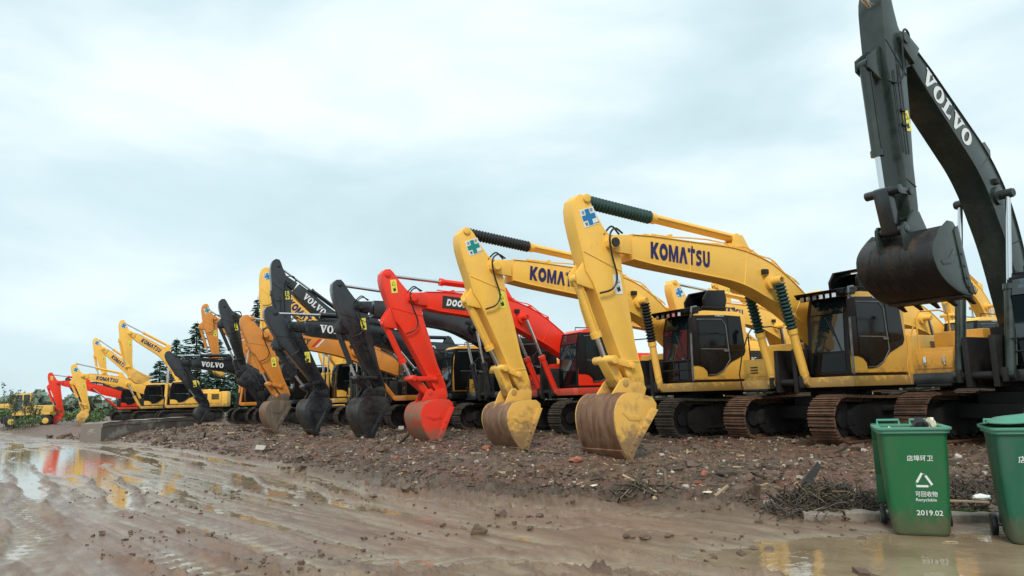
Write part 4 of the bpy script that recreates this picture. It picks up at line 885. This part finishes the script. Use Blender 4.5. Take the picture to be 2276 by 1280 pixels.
# ------------------------------------------------------------------ small wheeled excavator at the far left
def wheeled(loc, rz, body, label):
    root = empty('wheeled_excavator', loc, rz); tag(root, label, 'excavator')
    mb = MB(); mb.box(-1.5, 1.5, -.5, .5, .55, .85); mb.box(1.5, 1.9, -1.1, 1.1, .35, .9); obj('chassis', mb, 'dark', root, .03)
    for x in (-1.2, 1.2):
        for y in (-.95, .95):
            mb = MB(); mb.cyl((x, y-.2, .48), (x, y+.2, .48), .48, 22); t = obj('wheel', mb, 'rubber', root, .04)
            mb = MB(); mb.cyl((x, y-.21, .48), (x, y+.21, .48), .24, 16); obj('rim', mb, body, t, .01)
    mb = MB(); mb.prism_xy([(-1.5, -1.15), (1.2, -1.15), (1.2, 1.15), (-1.5, 1.15), (-1.85, .6), (-1.85, -.6)], .95, 1.15); mb.box(-1.7, -.2, -1.1, 1.1, 1.15, 1.75); obj('engine_body', mb, body, root, .06)
    mb = MB(); mb.prism_xz([(1.15, 1.15), (1.15, 1.9), (1.0, 2.75), (-.1, 2.8), (-.15, 1.15)], .15, 1.12); c = obj('cab', mb, body, root, .04)
    for poly in ([(1.05, 1.35), (1.05, 1.85), (.92, 2.62), (.5, 2.64), (.5, 1.35)], [(.42, 1.7), (.42, 2.64), (-.02, 2.66), (-.05, 1.7)]):
        mb = MB(); mb.plate([(x, 1.12, z) for x, z in poly], (0, 1, 0), .006); obj('window', mb, 'frontglass', c)
    mb = MB(); mb.plate([(1.15, .25, 1.3), (1.15, 1.02, 1.3), (1.15, 1.02, 1.85), (1.15, .25, 1.85)], (1, 0, 0), .006); mb.plate([(1.15, .25, 1.9), (1.15, 1.02, 1.9), (1.02, 1.02, 2.65), (1.02, .25, 2.65)], (1, 0, .17), .006); obj('windscreen', mb, 'frontglass', c)
    mb = MB(); mb.prism_xz([(.6, 1.2), (1.6, 2.0), (2.8, 1.9), (2.9, 1.6), (1.7, 1.6), (.9, 1.0)], -.45, -.15); obj('boom', mb, body, root, .03)
    mb = MB(); mb.prism_xz([(2.6, 2.1), (3.0, 2.0), (3.2, .7), (2.95, .6)], -.42, -.18); obj('arm', mb, body, root, .03)
    mb = MB(); mb.prism_xz([(2.9, .7), (3.5, .6), (3.5, .2), (3.1, .05), (2.8, .3)], -.7, .1); obj('bucket', mb, 'mudgrey', root, .02)
    return root
wheeled((-40.6, 62.5, .2), R(205), 'pale', 'small pale yellow wheeled excavator parked by the green bushes at the far left')

# ------------------------------------------------------------------ bins
def bin_(loc, rz, m_, rim, label, open_, marks):
    root = empty('wheelie_bin', loc, rz); tag(root, label, 'bin', 'green wheelie bins on the flooded road edge')
    # local: front face towards -y, x to the right
    H = .98; bt, tt = .235, .285; dz = .50; dt = .6
    def ring(z, wx, y0, y1, r=.05, n=4):
        out = []
        for cx, cy, a0 in ((wx-r, y1-r, 0), (-wx+r, y1-r, 90), (-wx+r, y0+r, 180), (wx-r, y0+r, 270)):
            for i in range(n+1): a = R(a0+90*i/n); out.append((cx+r*math.cos(a), cy+r*math.sin(a), z))
        return out
    rings = [ring(.02, bt-.02, .02, dz-.06), ring(.05, bt, 0, dz-.05), ring(.30, bt+.015, -.022, dz), ring(.62, bt+.033, -.055, dz+.03), ring(.90, tt-.01, -.09, dz+.06), ring(H, tt, -.095, dz+.07)]
    inn = [ring(H, tt-.02, -.075, dz+.05), ring(.62, bt+.015, -.035, dz+.01), ring(.3, bt-.005, 0, dz-.02)]
    vs = []; fs = []; allr = rings+inn; n = len(rings[0])
    for r_ in allr: vs += r_
    for k in range(len(allr)-1):
        for i in range(n): fs.append((k*n+i, k*n+(i+1) % n, (k+1)*n+(i+1) % n, (k+1)*n+i))
    fs.append(tuple(range(n-1, -1, -1))); fs.append(tuple((len(allr)-1)*n+i for i in range(n)))
    mb = MB(); mb.add(vs, fs)
    for i in (-1, 1): mb.box(i*(tt-.07)-.012, i*(tt-.07)+.012, dz+.03, dz+.08, .1, .85)
    obj('body', mb, m_, root, 0, 40)
    def rimring(z0, z1, e, e2):
        a = ring(z0, tt+e, -.10-e, dz+.08+e, .06); b_ = ring(z1, tt+e, -.10-e, dz+.08+e, .06); c = ring(z1, tt-.028, -.07, dz+.045, .05); d_ = ring(z0, tt-.028, -.07, dz+.045, .05)
        vs = a+b_+c+d_; fs = []
        for k in range(4):
            k2 = (k+1) % 4
            for i in range(n): fs.append((k*n+i, k*n+(i+1) % n, k2*n+(i+1) % n, k2*n+i))
        return vs, fs
    mb = MB(); mb.add(*rimring(.955, .985, .018, 0)); mb.add(*rimring(.986, 1.01, .035, 0)); r_ = obj('rim', mb, rim, root, .004, 40)
    mb = MB()
    for x0 in (-.25, .05): mb.tube([(x0, dz+.10, 1.0), (x0, dz+.14, 1.05), (x0+.2, dz+.14, 1.05), (x0+.2, dz+.10, 1.0)], .014, 6)
    obj('handle', mb, rim, root)
    for x in (-.285, .285):
        mb = MB(); mb.cyl((x-.025, dz+.02, .10), (x+.025, dz+.02, .10), .10, 22); wl = obj('wheel', mb, 'rubber', root, .012)
        mb = MB(); mb.cyl((x-.028, dz+.02, .10), (x+.028, dz+.02, .10), .055, 14); obj('hub', mb, 'bin', wl)
    mb = MB(); mb.cyl((-.285, dz+.02, .10), (.285, dz+.02, .10), .014, 8); obj('axle', mb, 'steel', root)
    # lid
    mb = MB()
    if open_:
        ys = [dz+.13, dz+.155, dz+.19, dz+.20]; zs = [1.02, .85, .5, .22]
        for i in range(3): mb.add([(x, y+o_, z) for o_ in (0, .02) for x, y, z in ((-.31, ys[i], zs[i]), (.31, ys[i], zs[i]), (.31, ys[i+1], zs[i+1]), (-.31, ys[i+1], zs[i+1]))], [(0, 1, 2, 3), (7, 6, 5, 4), (0, 4, 5, 1), (1, 5, 6, 2), (2, 6, 7, 3), (3, 7, 4, 0)])
        obj('lid', mb, m_, root, .004)
    else:
        mb = MB(); mb.add(*lid_shell(tt, dz)); obj('lid', mb, rim, root, .006, 40)
    # markings stand on the front face, which leans outward
    def fp(x, z, off=.004):
        y = float(np.interp(z, [.05, .30, .62, .90], [0, -.022, -.055, -.09])); return Vector((x, y-off, z))
    up = (fp(0, .7)-fp(0, .4)).normalized(); xd = Vector((1, 0, 0)); nrm = xd.cross(up)
    for kind, val, x, z, h, wd in marks:
        mb = MB()
        if kind == 't': put(mb, font(val, .012), fp(x, z), xd, up, h, wd)
        elif kind == 'tri':
            T = [Vector((math.sin(R(120*i)), math.cos(R(120*i)))) for i in range(3)]
            for i in range(3):
                p, q = T[i]*h, T[(i+1) % 3]*h; c = q; a1 = p+(q-p)*.26; a2 = p+(q-p)*.90; nx = T[(i+2) % 3]*-1
                e = (q-p).normalized(); nn = Vector((-e[1], e[0])); nn = nn if nn.dot(T[(i+2) % 3]) < 0 else -nn
                q2 = q+(T[(i+2) % 3]*h-q)*.16
                poly = [a1-nn*.010, a1+nn*.010, a2+nn*.010, q2+(nn*.0)+(q-p).normalized()*.0, q2-nn*.016, a2-nn*.010]
                mb.plate([fp(x+g_[0], z+g_[1]) for g_ in poly], nrm, .0008)
        elif kind == 'ring':
            o_ = ell(0, 0, h, h, 40); i_ = ell(0, 0, h*.90, h*.90, 40)
            mb.add([fp(x+a, z+b_) for a, b_ in o_]+[fp(x+a, z+b_) for a, b_ in i_], [(i, (i+1) % 40, 40+(i+1) % 40, 40+i) for i in range(40)])
            mb.plate([fp(x+a*h, z+b_*h) for a, b_ in [(-.42, .38), (.42, .38), (.34, .22), (.26, -.50), (-.26, -.50), (-.34, .22)]], nrm, .0008)
            mb.plate([fp(x+a*h, z+b_*h) for a, b_ in [(-.46, .46), (.46, .46), (.46, .54), (-.46, .54)]], nrm, .0008)
        obj('marking', mb, 'white', root)
    return root
def lid_shell(tt, dz):
    vs = []; nx, ny = 12, 12; th = []
    for j in range(ny+1):
        for i in range(nx+1):
            a = i/nx*2-1; b_ = j/ny*2-1; x = a*(tt+.03); y = -.12+(b_+1)/2*(dz+.24)
            rise = .045*(1-abs(a)**3)*(1-abs(b_)**3)+(.03 if abs(a) < .72 and abs(b_) < .7 else 0)
            tilt = .05*(1-(b_+1)/2)
            vs.append((x, y, 1.016+rise+tilt+.012*math.sin(3*a)))
    n = len(vs); vs += [(x, y, z-.015) for x, y, z in vs]; fs = []; W = nx+1
    for j in range(ny):
        for i in range(nx):
            a = j*W+i; fs.append((a, a+1, a+W+1, a+W)); fs.append((n+a, n+a+W, n+a+W+1, n+a+1))
    for i in range(nx): fs.append((i, n+i, n+i+1, i+1)); a = ny*W+i; fs.append((a, a+1, n+a+1, n+a))
    for j in range(ny): a = j*W; fs.append((a, a+W, n+a+W, n+a)); a = j*W+nx; fs.append((a, n+a, n+a+W, a+W))
    return vs, fs
BINA = bin_((3.73, 7.10, -.015), R(-22), 'bin', 'binlight', 'green wheelie bin standing open with recycling triangle and 2019.02 on its front', True,
     [('t', '店埠环卫', -.075, .70, .055, .215), ('tri', None, .045, .515, .088, 0), ('t', '可回收物', -.03, .375, .05, .18), ('t', 'Recyclable', -.03, .325, .036, .17), ('t', '2019.02', -.035, .205, .048, .215)])
BINB = bin_((4.45, 6.52, -.015), R(-24), 'bin2', 'binlight', 'bluish green wheelie bin with closed faded lid at the right edge of the photo', False,
     [('t', '店埠环卫', -.13, .71, .06, .26), ('ring', None, .01, .52, .105, 0), ('t', '2018.12', -.11, .31, .038, .17)])
# rubbish in and around the bins
def crumple(name, c, r, m_, label, cat, seed, flat=.6, sub=2):
    rd = random.Random(seed); bm = bmesh.new(); bmesh.ops.create_icosphere(bm, subdivisions=sub, radius=1)
    for v in bm.verts:
        k = rd.uniform(.6, 1.15); v.co = Vector((v.co.x*r[0]*k, v.co.y*r[1]*k, v.co.z*r[2]*k))
    me = bpy.data.meshes.new(name); bm.to_mesh(me); bm.free(); me.materials.append(M[m_]); o = link(name, me); o.location = c; tag(o, label, cat); return o
mbw = BINA.matrix_world if False else Matrix.Translation(BINA.location) @ Matrix.Rotation(R(-22), 4, 'Z')
crumple('rubbish_bag', mbw @ Vector((.14, .42, .99)), (.11, .10, .10), 'rubber', 'crumpled black rubbish bag poking out of the open green bin', 'rubbish bag', 3)
crumple('plastic_bag', mbw @ Vector((.215, .40, 1.0)), (.045, .06, .085), 'cream', 'pale crumpled plastic bag in the corner of the open green bin', 'plastic bag', 5)
mb = MB(); mb.plate([(-.08, 0, 0), (.07, .02, -.02), (.05, .09, .03), (-.03, .06, .07)], (0, -.3, 1), .006); q = obj('cardboard_scrap', mb, 'cream'); q.location = mbw @ Vector((-.12, .30, .93)); tag(q, 'pale pointed scrap of card lying inside the open green bin', 'scrap')
crumple('plastic_bag', (4.93, 6.62, 1.03), (.10, .06, .03), 'white', 'white crumpled plastic bag caught under the lid of the right-hand bin', 'plastic bag', 9)
crumple('paper_cup', (3.98, 7.28, .035), (.045, .04, .04), 'cream', 'crushed pale cup lying on the wet ground just right of the open bin', 'cup', 12)
crumple('plastic_scrap', (3.80, 6.78, .005), (.08, .03, .01), 'wood', 'flat tan scrap floating in the puddle in front of the open bin', 'scrap', 14)

# ------------------------------------------------------------------ kerb stones
def gz(x, y): return float(ground_h(x, y))
def kerb(x, y, L, rz, label, seed, h=.10):
    rd = random.Random(seed); mb = MB(); n = 9
    P = [(-L/2+L*i/n, rd.uniform(-.006, .006)) for i in range(n+1)]; vs = []; fs = []
    for i, (px, dy) in enumerate(P):
        z = h+rd.uniform(-.012, .006); vs += [(px, -.09+dy, -.15), (px, -.09+dy, z-.015), (px, -.075+dy, z), (px, .07+dy, z+rd.uniform(-.008, .008)), (px, .08, -.15)]
    for i in range(n):
        for k in range(5): fs.append((i*5+k, i*5+(k+1) % 5, i*5+5+(k+1) % 5, i*5+5+k))
    fs += [(4, 3, 2, 1, 0), tuple(n*5+k for k in range(5))]; mb.add(vs, fs)
    o = obj('kerb_stone', mb, 'kerb', None, 0, 30); o.location = (x, y, .0); o.rotation_euler = (0, 0, rz); tag(o, label, 'kerb', 'chipped kerb stones along the flooded road edge')
kerb(3.18, 8.02, .38, R(-14), 'short chipped kerb stone below the left end of the brushwood heap', 1)
kerb(3.66, 7.90, .56, R(-14), 'kerb stone running in behind the left side of the open green bin', 2, .115)
kerb(4.52, 7.70, .95, R(-12), 'long kerb stone between the two green bins', 3, .10)
kerb(5.60, 7.46, 1.1, R(-12), 'kerb stone behind the bluish bin at the right edge', 4, .10)

# ------------------------------------------------------------------ concrete slab
def slab():
    mb = MB(); n = 18; vs = []; fs = []; rd = random.Random(4)
    for i in range(n+1):
        y = i*10.2/n; z = .84+rd.uniform(-.02, .02); z -= .05 if i in (0, n) else 0
        vs += [(0+rd.uniform(-.02, .02), y, -.2), (0, y, z-.17), (.05, y, z-.15), (.05, y, z-.01), (.08, y, z+.02), (-.9, y, z+.02), (-.95, y, -.2)]
    k = 7
    for i in range(n):
        for j in range(k): fs.append((i*k+j, i*k+(j+1) % k, i*k+k+(j+1) % k, i*k+k+j))
    fs += [tuple(range(k-1, -1, -1)), tuple(n*k+j for j in range(k))]; mb.add(vs, fs)
    bm = mesh_of(mb, 'concrete_slab', 'concrete', 0, 30); bb = bmesh.new(); bb.from_mesh(bm); bmesh.ops.recalc_face_normals(bb, faces=bb.faces); bb.to_mesh(bm); bb.free()
    o = link('concrete_slab', bm); o.location = (-18.5, 33.4, .0); o.rotation_euler = (0, 0, R(1.5)); tag(o, 'long low weathered concrete slab lying along the edge of the left puddle', 'slab')
slab()

# ------------------------------------------------------------------ vegetation
def leaves(pts, size, seed, mb=None, asp=.5, droop=0):
    rd = np.random.default_rng(seed); mb = mb or MB(); n = len(pts)
    for p in pts:
        a = Vector(rd.normal(size=3)).normalized(); b_ = a.cross(Vector(rd.normal(size=3))).normalized(); s = size*rd.uniform(.6, 1.3); p = Vector(p)
        mb.add([p-a*s, p+b_*s*asp, p+a*s, p-b_*s*asp], [(0, 1, 2, 3)])
    return mb
def conifer(name, x, y, H, label, seed, rad=2.4, group='dark conifers behind the machines'):
    rd = random.Random(seed); root = empty(name, (x, y, .2)); tag(root, label, 'tree', group)
    tr = MB(); tr.tube([(0, 0, -.3), (.05, 0, H*.4), (0, .05, H*.8), (0, 0, H)], [.22, .16, .07, .015], 8); to = obj('trunk', tr, 'bark', root)
    cr = MB(); tw = MB(); nl = int(H*4.2)
    for i in range(nl):
        t = (i+.5)/nl; z = H*(.10+.88*t); r_ = rad*(1-t)**.75*(.75+.45*rd.random())+.12; nb_ = 5 if t < .8 else 4
        a0 = rd.random()*6.28
        for k in range(nb_):
            if rd.random() < .12: continue
            a = a0+k*6.28/nb_+rd.uniform(-.4, .4); L = r_*rd.uniform(.6, 1.15); dr = rd.uniform(.10, .38); P = []
            for s in range(5):
                u = s/4; P.append(Vector((math.cos(a)*L*u, math.sin(a)*L*u, z+.12*L*u-dr*L*u*u+rd.uniform(-.03, .03))))
            tw.tube(P, [.03, .024, .018, .012, .006], 4)
            for s in range(int(20*L)+8):
                u = rd.random()**.7; q = P[0].lerp(P[4], u); q.z = z+.12*L*u-dr*L*u*u
                side_ = rd.choice((-1, 1)); w_ = (.10+.30*L*(1-u)*.6)*rd.random(); px = -math.sin(a)*side_*w_; py = math.cos(a)*side_*w_
                c = q+Vector((px, py, rd.uniform(-.10, .03))); ln = rd.uniform(.18, .36); dirv = Vector((math.cos(a)*.7+px*1.2, math.sin(a)*.7+py*1.2, rd.uniform(-.45, .05))).normalized()
                sd = dirv.cross(Vector((rd.gauss(0, .4), rd.gauss(0, .4), 1))).normalized()*rd.uniform(.05, .11)
                cr.add([c-dirv*ln*.4, c+sd, c+dirv*ln, c-sd], [(0, 1, 2, 3)])
    obj('branches', tw, 'bark', root); obj('crown', cr, 'cedar', root)
def at(px, Y): return (px-1138)/1640*Y
conifer('conifer_tree', at(388, 74), 74, 8.2, 'slim dark conifer left of the tallest conifer, its thin tip in clear sky', 1, 1.9)
conifer('conifer_tree', at(432, 72), 72, 9.6, 'broad dark conifer behind the orange raised arm', 2, 3.2)
conifer('conifer_tree', at(352, 76), 76, 6.2, 'low conifer showing under the curved yellow boom', 3, 2.4)
conifer('conifer_tree', at(480, 78), 78, 8.5, 'conifer filling the gap between the orange and charcoal raised arms', 4, 2.8)
conifer('conifer_tree', at(566, 66), 66, 10.9, 'tall conifer whose top shows left of the tall yellow arm', 5, 2.0)
conifer('conifer_tree', at(522, 76), 76, 6.8, 'dark conifer low behind the orange striped boom', 6, 2.6)
def bush(x, y, r, h, label, seed, m_='bush', n=900, size=.13, group='green bushes beyond the left end of the row'):
    rd = np.random.default_rng(seed); root = empty('bush', (x, y, .15)); tag(root, label, 'bush', group)
    pts = []; cs = [(rd.uniform(-r*.7, r*.7), rd.uniform(-.5, .5), rd.uniform(.25, .75)*h, rd.uniform(.3, .55)) for _ in range(9)]
    for _ in range(n):
        c = cs[rd.integers(len(cs))]; d = rd.normal(size=3); d /= np.linalg.norm(d); k = rd.uniform(.5, 1)
        pts.append((c[0]+d[0]*r*c[3]*k, c[1]+d[1]*r*c[3]*k, max(.02, c[2]+d[2]*h*.42*c[3]*k*1.6)))
    obj('foliage', leaves(pts, size, seed+1), m_, root)
    st_ = MB()
    for c in cs[:5]: st_.tube([(c[0]*.2, c[1]*.2, -.1), (c[0]*.7, c[1]*.7, c[2]*.6), (c[0], c[1], c[2])], [.03, .02, .008], 5)
    obj('stems', st_, 'bark', root)
bush(at(12, 68), 68, 3.2, 2.1, 'light green bush at the very left edge of the photo', 21, n=1500)
bush(at(100, 72), 72, 3.4, 1.7, 'green bush behind the small pale wheeled excavator', 22, n=1500)
bush(at(190, 72), 72, 3.0, 1.6, 'green bush seen between the red arm and the yellow arm at the left end', 23, n=1300)
bush(at(-60, 66), 66, 3.4, 2.4, 'green bush just past the left edge bush', 26, n=1200)
bush(at(95, 60), 58.5, 1.3, 1.0, 'small dry bush in front of the bushes left of the red bucket', 24, n=500, size=.09)
bush(at(215, 60), 60, 1.4, 1.3, 'small bush behind the bucket of the leftmost yellow excavator', 25, n=500, size=.09)
def reed(x, y, H, label, seed):
    rd = random.Random(seed); root = empty('tall_weed', (x, y, .15)); tag(root, label, 'weed', 'tall thin weeds at the left edge'); st_ = MB(); P = []
    for _ in range(7):
        bx, by = rd.uniform(-.9, .9), rd.uniform(-.5, .5); h = H*rd.uniform(.6, 1); tx = bx+rd.uniform(-.5, .5)
        st_.tube([(bx, by, 0), ((bx+tx)/2+.05, by, h*.55), (tx, by, h)], [.02, .014, .006], 5)
        for _ in range(60):
            u = rd.uniform(.5, 1.02)**.8; k = rd.uniform(0, .28)*(1.2-u*.5); a = rd.random()*6.28
            P.append((bx+(tx-bx)*u+math.cos(a)*k, by+math.sin(a)*k, h*u+rd.uniform(-.1, .1)))
    obj('stems', st_, 'reed', root); obj('leaves', leaves(P, .075, seed, asp=.55), 'reed', root)
reed(at(15, 52), 52, 3.3, 'leftmost tall thin weed with dark seed heads against the sky', 31)
reed(at(52, 54), 54, 2.9, 'tall thin weed with sparse dark leaves left of the red arm', 32)
reed(at(75, 56), 56, 2.2, 'shorter thin weed next to the small wheeled excavator', 33)
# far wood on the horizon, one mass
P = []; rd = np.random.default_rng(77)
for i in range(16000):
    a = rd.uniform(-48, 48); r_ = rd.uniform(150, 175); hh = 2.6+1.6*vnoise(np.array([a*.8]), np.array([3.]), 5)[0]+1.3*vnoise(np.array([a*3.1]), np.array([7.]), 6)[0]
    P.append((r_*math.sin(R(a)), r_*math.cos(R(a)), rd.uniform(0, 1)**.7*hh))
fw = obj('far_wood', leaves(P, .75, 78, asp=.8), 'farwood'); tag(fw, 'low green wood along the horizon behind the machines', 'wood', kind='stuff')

# ------------------------------------------------------------------ debris on the churned ground
def scatter(name, n, size, m_, label, cat, seed, dmin=.1, dmax=14, asp=(1, .6, .35), sink=.2, rmax=46, clump=0, dens=1):
    rd = np.random.default_rng(seed); mb = MB(); k = 0; tries = 0
    V = []; F = []; big = name in ('mud_lumps', 'wood_chips')
    N_ = n*9; ang = np.radians(rd.uniform(-42, 40, N_)); r_ = 5+(rmax-5)*rd.uniform(0, 1, N_)**1.5; x = r_*np.sin(ang); y = r_*np.cos(ang); d = bank(x, y)+.3*fbm(x*.7, y*.7, 3, 5)
    ok = (d > dmin) & (d < dmax)
    if clump: ok &= (vnoise(x*1.1, y*1.1, seed) > clump)
    ok &= (rd.uniform(0, 1, N_) < .25+1.2*vnoise(x*.8, y*.8, seed+3)**2)
    x = x[ok][:n]; y = y[ok][:n]; z = ground_h(x, y)
    for i in range(len(x)):
        s = size*math.exp(rd.normal(0, .6))*(1+max(0, math.hypot(x[i], y[i])-12)*.035); a = rd.uniform(0, 6.28); t = rd.normal(0, .25); u = Vector((math.cos(a), math.sin(a), t)).normalized(); v = Vector((-math.sin(a), math.cos(a), rd.normal(0, .25))).normalized(); w_ = u.cross(v).normalized()
        c = Vector((x[i], y[i], z[i]+s*asp[2]*(.5-sink)))
        j = [rd.uniform(.6, 1.1) for _ in range(8)]; vs = []
        for q, (ii, jj, kk) in enumerate(((-1, -1, -1), (1, -1, -1), (1, 1, -1), (-1, 1, -1), (-1, -1, 1), (1, -1, 1), (1, 1, 1), (-1, 1, 1))):
            vs.append(c+u*ii*s*asp[0]*j[q]*.5+v*jj*s*asp[1]*j[(q+3) % 8]*.5+w_*kk*s*asp[2]*j[(q+5) % 8]*.5)
        mb.add(vs, [(0, 3, 2, 1), (4, 5, 6, 7), (0, 1, 5, 4), (1, 2, 6, 5), (2, 3, 7, 6), (3, 0, 4, 7)])
    o = obj(name, mb, m_, None, 0, 20); tag(o, label, cat, kind='stuff')
scatter('mud_lumps', 19000, .022, 'clod', 'dark wet mud lumps strewn over the churned ground in front of the tracks', 'mud', 41, dmin=.0, sink=.1, asp=(1, .8, .6))
scatter('mud_lumps', 3500, .045, 'clod', 'larger dark mud clods along the ridge at the road edge', 'mud', 46, dmin=-.25, dmax=1.4, asp=(1, .8, .65), clump=.45)
scatter('wood_chips', 4200, .050, 'wood', 'pale splintered wood chips scattered over the churned ground', 'wood chips', 42, asp=(1, .22, .12))
scatter('stone_chips', 1700, .024, 'stone', 'small white and grey stones dotted over the churned ground', 'stones', 43, asp=(1, .8, .6), dmin=.3)
scatter('brick_chips', 1100, .020, 'brick', 'reddish brick crumbs scattered over the churned ground', 'brick crumbs', 44, asp=(1, .8, .5), clump=.5)
scatter('dark_twigs', 5000, .12, 'twig', 'dark broken twigs littering the churned ground', 'twigs', 45, asp=(1, .07, .06))
scatter('road_grit', 1100, .020, 'clod', 'small dark mud crumbs dropped on the wet road', 'mud crumbs', 47, dmin=-4.5, dmax=-.1, asp=(1, .8, .6), rmax=16, clump=.45)

def P2(px, py, z=.05):   # helper that only reads ground points measured once
    return px, py
def heap(cx, cy, rx, ry, h, n, seed, label, L=.35, m_='twig', thick=.006, name='twig_heap'):
    rd = random.Random(seed); mb = MB()
    for _ in range(n):
        a = rd.random()*6.28; k = rd.random()**.6; x = cx+rx*k*math.cos(a); y = cy+ry*k*math.sin(a); z = gz(x, y)+h*(1-k*k)*rd.random()+.01
        b_ = rd.random()*6.28; l = L*rd.uniform(.3, 1.2); t = rd.gauss(0, .7); d = Vector((math.cos(b_), math.sin(b_), t)).normalized(); p = Vector((x, y, z)); bend = Vector((rd.uniform(-1, 1), rd.uniform(-1, 1), rd.uniform(-.6, 1)))*l*.3; th = thick*rd.uniform(.5, 1.6); mb.cur = 1 if rd.random() < .2 else 0
        q0 = p-d*l/2; q1 = p+bend*.6; q2 = p+d*l/2
        for q in (q0, q2): q.z = max(q.z, gz(q.x, q.y)+.004)
        mb.tube([q0, (q0+q1)/2+bend*.15, q1, q2], [th, th*.9, th*.8, th*.4], 4, False)
    o = obj(name, mb, [m_, 'bark2']); tag(o, label, 'twigs', kind='stuff')
heap(3.42, 8.42, .66, .36, .26, 1100, 51, 'heap of dark brushwood piled on the kerb left of the open bin')
heap(4.95, 8.55, .9, .55, .16, 700, 52, 'dark twigs and branches on the ground between the two bins')
heap(1.55, 9.6, .42, .22, .06, 50, 53, 'small bundle of bare sticks on the mud ridge', L=.5, thick=.010)
heap(3.1, 8.1, .5, .25, .05, 60, 54, 'loose twigs trailing over the kerb end', L=.45)
# a few pieces that can be told apart
def stick(pts, r, m_, name, label, cat):
    mb = MB(); mb.tube([(x, y, gz(x, y)+z) for x, y, z in pts], r, 7); tag(obj(name, mb, m_), label, cat)
stick([(1.35, 9.75, .16), (1.55, 9.6, .08), (1.72, 9.45, .03)], [.018, .016, .012], 'wood', 'stick', 'thick pale stick leaning on the small bundle of sticks', 'stick')
stick([(1.22, 9.7, .10), (1.45, 9.52, .05), (1.66, 9.36, .02)], [.014, .014, .010], 'twig', 'stick', 'thinner dark stick beside the pale one in the bundle', 'stick')
def lump(name, x, y, r, m_, label, cat, seed, sub=1):
    o = crumple(name, (x, y, gz(x, y)+r[2]*.4), r, m_, label, cat, seed, sub=sub); return o
lump('brick', 1.66, 9.30, (.05, .035, .03), 'wood', 'yellowish brick-shaped block below the bundle of sticks', 'block', 61)
lump('plastic_scrap', 1.02, 10.1, (.09, .03, .02), 'cream', 'curved pale plastic strip on the mud behind the bundle of sticks', 'scrap', 62, 2)
lump('brick', 2.55, 10.4, (.07, .05, .055), 'brick', 'broken red brick lying in front of the tracks', 'brick', 63)
lump('root', 2.85, 10.25, (.20, .07, .06), 'twig', 'dark twisted root right of the broken red brick', 'root', 64, 2)
lump('stone', 2.05, 10.9, (.05, .04, .035), 'stone', 'white stone on the churned ground in front of the second track', 'stone', 65)
lump('stone', 2.90, 8.7, (.11, .08, .06), 'kerb', 'large grey rubble stone left of the brushwood heap', 'stone', 66, 2)
lump('stone', 3.18, 8.55, (.09, .07, .06), 'kerb', 'grey rubble stone touching the brushwood heap', 'stone', 67, 2)
lump('plastic_scrap', 2.28, 9.15, (.06, .03, .015), 'cream', 'white torn plastic piece near the road edge', 'scrap', 68, 2)
lump('plastic_scrap', 2.95, 8.22, (.05, .02, .02), 'brick', 'small red rag lying at the edge of the puddle left of the bin', 'rag', 69, 2)
lump('stone', .95, 12.2, (.12, .07, .06), 'brick', 'reddish lump of clay in front of the nearest yellow bucket', 'clay lump', 70, 2)
for i, (x, y, r_, lb) in enumerate([(-3.0, 11.3, .07, 'mud clod standing alone in the pale puddle'), (-2.55, 10.9, .06, 'mud clod right of the lone clod in the pale puddle'), (-2.0, 10.5, .06, 'pair-like mud clod on the wet road ahead of the ridge'),
        (1.05, 7.35, .07, 'mud clod on the road below the ridge'), (1.18, 7.25, .07, 'knobbly mud clod at the right of its neighbour on the road'), (1.40, 7.2, .05, 'small dark clod on the road left of the brown puddle'),
        (2.05, 6.75, .055, 'squarish mud clod at the rim of the brown puddle'), (2.18, 6.72, .05, 'round mud clod beside the squarish one'), (2.9, 6.1, .04, 'small clod at the lower edge of the brown puddle')]):
    lump('mud_clod', x, y, (r_, r_*.7, r_*.55), 'clod', lb, 'mud clod', 80+i, 2)
# rubber sheets leaning on the brushwood, grass between the bins
mb = MB(); mb.plate([(0, 0, 0), (.16, .02, .05), (.33, .06, .28), (.30, .08, .34), (.12, .05, .16)], (0, -1, .2), .012); o = obj('rubber_flap', mb, 'rubber'); o.location = (3.20, 8.75, gz(3.2, 8.75)+.12); tag(o, 'curled black rubber flap sticking up out of the brushwood', 'rubber sheet')
crumple('plastic_sheet', (3.62, 8.62, gz(3.6, 8.6)+.20), (.20, .12, .06), 'rubber', 'crumpled black plastic sheet on the brushwood behind the open bin', 'plastic sheet', 91)
mb = MB(); mb.obox((4.62, 7.98, .17), Vector((.98, -.1, -.05)).normalized(), (0.1, .98, 0), (0, 0, 1), .55, .05, .02); tag(obj('plank', mb, 'wood', None, .004), 'pale narrow plank lying behind the kerb between the bins', 'plank')
crumple('plastic_bag', (4.85, 8.0, .20), (.11, .05, .035), 'white', 'torn white bag at the end of the plank between the bins', 'plastic bag', 92)
P = []; rdn = np.random.default_rng(5)
for _ in range(900):
    x = rdn.uniform(4.35, 5.0); y = rdn.uniform(7.78, 8.02); P.append((x, y, gz(x, y)+rdn.uniform(.0, .05)))
tag(obj('grass', leaves(P, .022, 6, asp=.35), 'moss'), 'small patch of bright grass behind the kerb between the bins', 'grass', kind='stuff')
